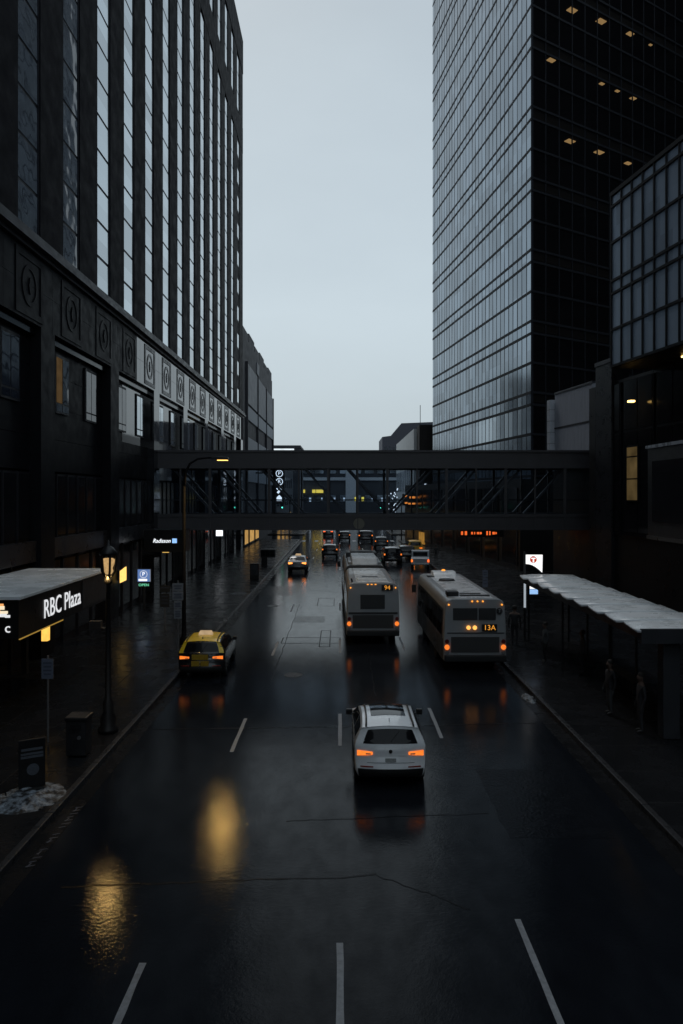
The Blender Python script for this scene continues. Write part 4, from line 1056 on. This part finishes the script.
def snow(label_name, cx, cy, rx, ry, h, seed, z0=.15):
    r = random.Random(seed); m = MB(); N = 64; P = []
    from mathutils import noise as nz
    for j in range(N+1):
        row = []
        for i in range(N+1):
            a, b = -1+2*i/N, -1+2*j/N
            d = math.sqrt(a*a+b*b); n1 = nz.noise(Vector((a*2.2+seed, b*2.2, 0))); n2 = nz.noise(Vector((a*8+seed, b*8, 3)))
            row.append((cx+a*rx, cy+b*ry, z0-.02+h*max(0, min(1, (1.05-d)*2.2)*(.5+.5*n1+.24*n2+.10*nz.noise(Vector((a*21+seed, b*21, 7)))))))
        P.append(row)
    m.grid(P); return m.build('snow', SNOW, kind='stuff', smooth=True)
def snow_mat():
    m, nt, out = _tree('dirty_snow'); N = nt.nodes.new; L = nt.links.new
    p = N('ShaderNodeBsdfPrincipled'); p.inputs['Roughness'].default_value = .7
    tc = N('ShaderNodeTexCoord'); n = N('ShaderNodeTexNoise'); n.inputs['Scale'].default_value = 5; n.inputs['Detail'].default_value = 7; n.inputs['Roughness'].default_value = .7
    L(tc.outputs['Object'], n.inputs['Vector']); cr = N('ShaderNodeValToRGB')
    cr.color_ramp.elements[0].position = .42; cr.color_ramp.elements[0].color = (.012,.012,.013,1)
    cr.color_ramp.elements[1].position = .64; cr.color_ramp.elements[1].color = (.30,.34,.385,1)
    L(n.outputs['Fac'], cr.inputs[0]); L(cr.outputs[0], p.inputs['Base Color']); L(p.outputs[0], out.inputs[0]); return m
SNOW = snow_mat()
snow('snow', -7.35, 16.9, .85, .95, .17, 3); snow('snow', 6.75, 25.6, .22, .7, .16, 8, .0)
snow('snow', -7.4, 52, .8, .9, .05, 11)
ub = thing('utility_cabinet', 'grey framed information cabinet on the left pavement under the skyway', 'cabinet', (px(254.5,60.7),60.7,.15))
MB().box(-.38,.38,-.15,.15,0,1.35).build('case', DMETAL, ub, bevel=.02); MB().box(-.28,.28,-.17,-.15,.35,1.2).build('panel', M('cabinet_panel', (.07,.075,.085), .3), ub)
nbx = thing('newspaper_box', 'black wide kiosk box on the left pavement near the silver sedan', 'kiosk', (px(268,73.5),73.5,.15))
MB().box(-.75,.75,-.3,.3,.75,1.6).build('upper_box', BLACK, nbx, bevel=.03); MB().box(-.65,-.05,-.25,.25,0,.75).build('pedestal', BLACK, nbx, bevel=.03)
for i in range(3): MB().box(-.68+.46*i,-.28+.46*i,-.32,-.3,.9,1.45).build('window', CARGLASS, nbx)

# lit shop signs seen beneath and through the skyway
def lit_sign(name, label, x0, x1, z0, z1, Y, mat, frame=True, extra=None):
    t = thing(name, label, 'sign', ((x0+x1)/2, Y, (z0+z1)/2))
    if frame: MB().box(x0-.06,x1+.06,Y+.02,Y+.16,z0-.06,z1+.06).build('case', BLACK, t, world=True)
    if extra: extra(t)
    else: MB().box(x0,x1,Y-.02,Y+.018,z0,z1).build('face', mat, t, world=True)
    return t
lit_sign('wall_sign', 'small cold white lit wall sign under the left end of the skyway', -13.0,-12.3, 3.0,3.6, 75, WHITE_E)
def led(t):
    r = random.Random(5); x = px(461,60)
    while x < px(497,60):
        w = r.uniform(.08,.22); hgt = r.uniform(.16,.34)
        if r.random() < .86: MB().box(x,x+w,59.97,60.0,4.1-hgt/2,4.1+hgt/2).build('stroke', E('led_red', (1.,.16,.03), 1.1), t, world=True)
        x += w+r.uniform(.03,.16)
lit_sign('led_ticker', 'row of small orange red lit strokes below the skyway right half', px(460,60), px(503,60), 3.85, 4.35, 60, None, extra=led)
def vsign(t):
    for k, ch in enumerate(('P', 'R')):
        zc = 10.6-1.25*k; m = MB()
        for q in range(24):
            a0, a1 = 2*math.pi*q/24, 2*math.pi*(q+1)/24
            m.prism([(-9.33+rr*math.cos(a), zc+rr*math.sin(a)) for rr, a in ((.55,a0),(.55,a1),(.45,a1),(.45,a0))], 109.9, 109.96)
        m.build('ring', WHITE_E, t, world=True); lettering(ch, .8, WHITE_E, t, (-9.33,109.9,zc), (1,0,0), (0,0,1), .02)
    m = MB(); m.tube([(-9.6,109.9,7.6),(-9.0,109.9,8.3)], .16, 8); m.tube([(-9.7,109.9,8.2),(-9.35,109.9,8.5)], .14, 8); m.build('symbol', WHITE_E, t, world=True)
    m = MB(); m.prism([(-9.75,6.4),(-8.95,6.4),(-8.95,6.9),(-9.35,7.3),(-9.75,6.9)], 109.9, 109.96); m.build('symbol', WHITE_E, t, world=True)
vs = lit_sign('blade_sign', 'tall black vertical sign with stacked white round symbols beyond the skyway', -10.1,-8.6, 6.0,11.4, 110, None, extra=vsign)
MB().box(-13.0,-10.1,110.0,110.2,10.6,10.8).build('bracket', BLACK, vs, world=True); MB().box(-13.0,-10.1,110.0,110.2,6.4,6.6).build('bracket', BLACK, vs, world=True)
def ovals(t):
    for k in range(4):
        m = MB(); zc = 8.75-.55*k; 
        for q in range(16):
            a0, a1 = 2*math.pi*q/16, 2*math.pi*(q+1)/16
            m.prism([(13.0+rr*math.cos(a), zc+rr*math.sin(a)) for rr, a in ((.27,a0),(.27,a1),(.15,a1),(.15,a0))], 108.9, 108.98)
        m.build('glyph', WHITE_E, t, world=True)
lit_sign('vertical_sign', 'narrow vertical sign of white rings seen through the skyway right of centre', 12.6,13.4, 6.7,9.2, 109, None, extra=ovals)
NEON = E('orange_neon', (1.,.28,.05), 1.3)
def neon(t):
    for (x0,x1,z0,z1) in ((9.4,10.2,7.0,7.25),(10.3,11.1,6.8,7.1),(9.6,10.0,6.0,6.25),(10.1,11.2,5.9,6.15)): MB().box(x0,x1,105.9,105.96,z0,z1).build('tube', NEON, t, world=True)
lit_sign('neon_sign', 'orange neon shop sign with four bars beyond the skyway', 9.3,11.3, 5.8,7.4, 106, None, extra=neon)
for i, (a, b, z0, z1, mt, lab) in enumerate(((462,464,505,507,None,None),)): pass
YEL2 = E('yellow_box_light', (1.,.8,.12), 1.2)
lit_sign('yellow_box_sign', 'small glowing yellow box sign just left of the skyway emblem', px(354.6,150), px(356.4,150), pz(501,150), pz(497,150), 150, YEL2)
lit_sign('yellow_box_sign', 'small glowing yellow box sign just right of the skyway emblem', px(361.5,150), px(364,150), pz(501,150), pz(497,150), 150, YEL2)
# twinkling lights on a bare street tree
tr = thing('street_tree', 'bare street tree hung with white fairy lights beyond the skyway', 'tree', (px(392,140),140,.15))
m = MB(); m.tube([(0,0,0),(.05,0,2.2),(0,.1,4.2),(.1,0,6.5)], [.16,.13,.10,.07], 8)
m.build('trunk', M('wet_bark', (.02,.017,.015), .8, .3, 9), tr, smooth=True)
rr = random.Random(4); m = MB(); ends = []
for k in range(16):
    z = rr.uniform(2.8,6.6); a = rr.uniform(0,6.28); L = rr.uniform(1.0,2.2); p0 = (0.03,0,z); p1 = (L*.5*math.cos(a),L*.5*math.sin(a),z+L*.45); p2 = (L*.8*math.cos(a+.3),L*.8*math.sin(a+.3),z+L*1.05)
    m.tube([p0,p1,p2], [.05,.035,.012], 5); ends += [p1,p2]
m.build('crown', MATS['wet_bark'], tr, smooth=True)
m = MB()
for p in ends:
    q = (p[0]+rr.uniform(-.2,.2), p[1], p[2]+rr.uniform(-.2,.3)); m.box(q[0]-.09,q[0]+.09,q[1]-.09,q[1]+.09,q[2]-.11,q[2]+.11)
m.build('fairy_lights', WHITE_E, tr)
# traffic signals
def signal(label, x, y, arm):
    t = thing('traffic_signal', label, 'traffic light', (x,y,.15), 0, 'traffic signals at the crossing')
    MB().tube([(0,0,0),(0,0,6.2)], [.1,.07], 10).build('pole', DMETAL, t)
    MB().tube([(0,0,5.9),(arm,0,6.1)], .05, 8).build('arm', DMETAL, t)
    hd = MB().box(arm-.18,arm+.18,-.15,.1,4.95,6.0).build('head', BLACK, t, bevel=.03)
    for k in range(3):
        m = MB(); m.lathe([(0,-.03),(.11,-.02),(.11,0)], 14, (arm,-.15,5.8-.32*k), 'y'); m.build('lens', GREEN_E if k == 2 else BLACK, hd)
    return t
signal('green traffic signal on the left pavement at the far crossing', -8.0, 114, -1.2)
signal('green traffic signal on the right pavement at the far crossing', 8.6+1.2, 114, -3.3)

# ------------------------------------------------------------------ people
def person_mat(name, jacket, trousers, skin=(.16,.10,.075)):
    m, nt, out = _tree(name); N = nt.nodes.new; L = nt.links.new
    p = N('ShaderNodeBsdfPrincipled'); p.inputs['Roughness'].default_value = .75
    tc = N('ShaderNodeTexCoord'); sp = N('ShaderNodeSeparateXYZ'); L(tc.outputs['Object'], sp.inputs[0])
    mr = N('ShaderNodeMath'); mr.operation = 'DIVIDE'; mr.inputs[1].default_value = 2.; L(sp.outputs[2], mr.inputs[0])
    cr = N('ShaderNodeValToRGB'); cr.color_ramp.interpolation = 'CONSTANT'; el = cr.color_ramp.elements
    el[0].position = 0; el[0].color = (.01,.01,.01,1); el[1].position = .045; el[1].color = (*trousers,1)
    e = el.new(.42); e.color = (*jacket,1); e = el.new(.725); e.color = (*skin,1)
    n = N('ShaderNodeTexNoise'); n.inputs['Scale'].default_value = 12; L(tc.outputs['Object'], n.inputs['Vector'])
    mx = N('ShaderNodeMix'); mx.data_type = 'RGBA'; mx.blend_type = 'MULTIPLY'; mx.inputs[0].default_value = .4
    L(mr.outputs[0], cr.inputs[0]); L(cr.outputs[0], mx.inputs[6]); L(n.outputs['Fac'], mx.inputs[7]); L(mx.outputs[2], p.inputs['Base Color']); L(p.outputs[0], out.inputs[0])
    return m
def person(label, loc, rz, jacket, trousers, stride=.0, scale=1., hair=(.015,.012,.01), seed=0):
    r = random.Random(seed)
    V = []; Ed = []; Rd = []
    def a(p, rad, par=None):
        V.append(p); Rd.append(rad)
        if par is not None: Ed.append((par, len(V)-1))
        return len(V)-1
    pel = a((0,0,.95), .135); w = a((0,.0,1.10), .125, pel); ch = a((0,.01,1.32), .15, w); ne = a((0,.0,1.47), .06, ch)
    h1 = a((0,-.015,1.56), .075, ne); h2 = a((0,-.02,1.66), .10, h1); a((0,-.01,1.74), .075, h2)
    a((0,-.125,1.625), .018, h2)                                         # nose
    for s in (-1,1): a((s*.105,0,1.64), .016, h2)                        # ears
    for s in (-1,1):
        st = stride*s
        hp = a((s*.09,0,.90), .095, pel); kn = a((s*.10,-.03-st*.5,.50), .062, hp); an = a((s*.10,.02-st*.9,.09), .042, kn); a((s*.11,-.14-st*.9,.045), .04, an)
        sh_ = a((s*.19,.01,1.38), .065, ch); el = a((s*.25,.04+st*.3,1.10), .046, sh_); wr = a((s*.26,-.05+st*.5,.86), .032, el)
        pa = a((s*.265,-.07+st*.5,.79), .03, wr)
        for k in range(4):
            f1 = a((s*.27+.0,-.10+.022*k+st*.5,.735), .0095, pa); a((s*.262,-.10+.022*k+st*.5,.70+.005*abs(k-1.5)), .0085, f1)
        a((s*.245,-.11+st*.5,.775), .011, pa)
    me = bpy.data.meshes.new('person'); me.from_pydata([(x*scale,y*scale,z*scale) for x,y,z in V], Ed, [])
    o = bpy.data.objects.new('person', me); col.objects.link(o)
    md = o.modifiers.new('Skin','SKIN'); md.use_smooth_shade = True
    for i, sv in enumerate(me.skin_vertices[0].data): sv.radius = (Rd[i]*scale, Rd[i]*scale); sv.use_root = (i == 0)
    sb = o.modifiers.new('Sub','SUBSURF'); sb.levels = 1; sb.render_levels = 2
    me.materials.append(person_mat('person_clothes_%d' % seed, jacket, trousers))
    o.location = loc; o.rotation_euler = (0,0,rz); tag(o, label, 'person', 'people waiting at the bus stop')
    m = MB(); m.lathe([(.102,-.02),(.108,.03),(.09,.09),(.05,.125),(0,.135)], 14, (0,.012,1.665*scale)); hr = m.build('hair', M('hair_dark_%d' % seed, hair, .7), o, smooth=True)
    m = MB()
    for s in (-1,1): m.lathe([(0,-.012),(.012,-.008),(.013,0)], 8, (s*.036*scale,-.108*scale,1.655*scale), 'y')
    m.build('eyes', BLACK, o)
    return o
person('person in dark jacket and pale trousers standing under the shelter edge', (8.8,23.3,.15), R(-80), (.02,.02,.024), (.07,.075,.08), .03, 1., seed=1)
person('person in black coat standing beside the pale shelter end pillar', (9.05,21.5,.15), R(-95), (.03,.03,.034), (.04,.04,.045), .02, 1.02, seed=2)
person('person in dark clothes standing just right of the stopped bus', (8.35,34.2,.15), R(160), (.02,.02,.022), (.03,.03,.035), .05, 1.05, seed=3)
person('person in a light grey coat waiting farther under the shelter', (8.75,30.5,.15), R(-90), (.09,.095,.10), (.02,.02,.02), .02, .97, seed=4)
person('person in grey hooded top near the bench under the shelter', (9.7,28.6,.15), R(-100), (.09,.09,.1), (.03,.03,.035), .02, .98, seed=5)
person('person in dark coat walking on the right pavement beyond the white pickup', (px(436,77),77,.15), R(180), (.015,.015,.017), (.02,.02,.022), .12, 1., seed=6)

# ------------------------------------------------------------------ light, sky, camera
SUN_EL, SUN_AZ = R(52), R(-20)          # ahead of the viewer, slightly left (azimuth from +Y towards +X)
w = bpy.data.worlds.new('World'); sc.world = w; w.use_nodes = True
nt = w.node_tree; nt.nodes.clear(); N = nt.nodes.new; L = nt.links.new
out = N('ShaderNodeOutputWorld'); bg = N('ShaderNodeBackground'); bg.inputs['Strength'].default_value = .1
sky = N('ShaderNodeTexSky'); sky.sky_type = 'NISHITA'; sky.sun_disc = False; sky.sun_elevation = SUN_EL; sky.sun_rotation = SUN_AZ
sky.air_density = 1.5; sky.dust_density = 4.
tc = N('ShaderNodeTexCoord'); sp = N('ShaderNodeSeparateXYZ'); L(tc.outputs['Generated'], sp.inputs[0])
mp = N('ShaderNodeMapping'); mp.inputs['Scale'].default_value = (1,1,2.2); L(tc.outputs['Generated'], mp.inputs[0])
nz_ = N('ShaderNodeTexNoise'); nz_.inputs['Scale'].default_value = 2.2; nz_.inputs['Detail'].default_value = 6; nz_.inputs['Roughness'].default_value = .55; L(mp.outputs[0], nz_.inputs['Vector'])
ad = N('ShaderNodeMath'); ad.operation = 'MULTIPLY_ADD'; L(nz_.outputs['Fac'], ad.inputs[0]); ad.inputs[1].default_value = .34; L(sp.outputs[2], ad.inputs[2])
cr = N('ShaderNodeValToRGB'); L(ad.outputs[0], cr.inputs[0]); e = cr.color_ramp.elements
SK = 1.0
e[0].position = .14; e[0].color = (.49*SK,.575*SK,.63*SK,1); e[1].position = .78; e[1].color = (.45*SK,.535*SK,.60*SK,1)
x = e.new(.42); x.color = (.58*SK,.68*SK,.745*SK,1)
sc10 = N('ShaderNodeVectorMath'); sc10.operation = 'SCALE'; sc10.inputs['Scale'].default_value = 10.; L(cr.outputs[0], sc10.inputs[0])
mx = N('ShaderNodeMix'); mx.data_type = 'RGBA'; mx.inputs[0].default_value = .92; L(sky.outputs[0], mx.inputs[6]); L(sc10.outputs[0], mx.inputs[7])
L(mx.outputs[2], bg.inputs['Color']); L(bg.outputs[0], out.inputs[0])
sl = bpy.data.lights.new('sun','SUN'); sl.energy = .5; sl.angle = R(15); sl.color = (1.,.985,.97)
so = bpy.data.objects.new('sun', sl); col.objects.link(so)
d = Vector((math.sin(SUN_AZ)*math.cos(SUN_EL), math.cos(SUN_AZ)*math.cos(SUN_EL), math.sin(SUN_EL)))
so.rotation_euler = d.to_track_quat('Z','Y').to_euler(); so.location = (0,0,80)
cam = bpy.data.cameras.new('camera'); co = bpy.data.objects.new('camera', cam); col.objects.link(co)
co.location = (0,0,EYE); co.rotation_euler = (R(90),0,0)
cam.sensor_fit = 'VERTICAL'; cam.sensor_height = 36.; cam.lens = 36.*FPX/1024.
cam.shift_x = 1.5/1024; cam.shift_y = -17./1024; cam.clip_start = .1; cam.clip_end = 3000
sc.camera = co
sc.view_settings.view_transform = 'Standard'; sc.view_settings.look = 'None'; sc.view_settings.exposure = 0; sc.view_settings.gamma = 1
sc.view_settings.use_curve_mapping = False
cy = sc.cycles
cy.use_denoising = True
try: cy.denoiser = 'OPENIMAGEDENOISE'
except Exception: pass
cy.max_bounces = 7; cy.glossy_bounces = 4; cy.diffuse_bounces = 3; cy.transparent_max_bounces = 16; cy.caustics_reflective = False; cy.caustics_refractive = False
cy.sample_clamp_indirect = 6.; cy.use_light_tree = True
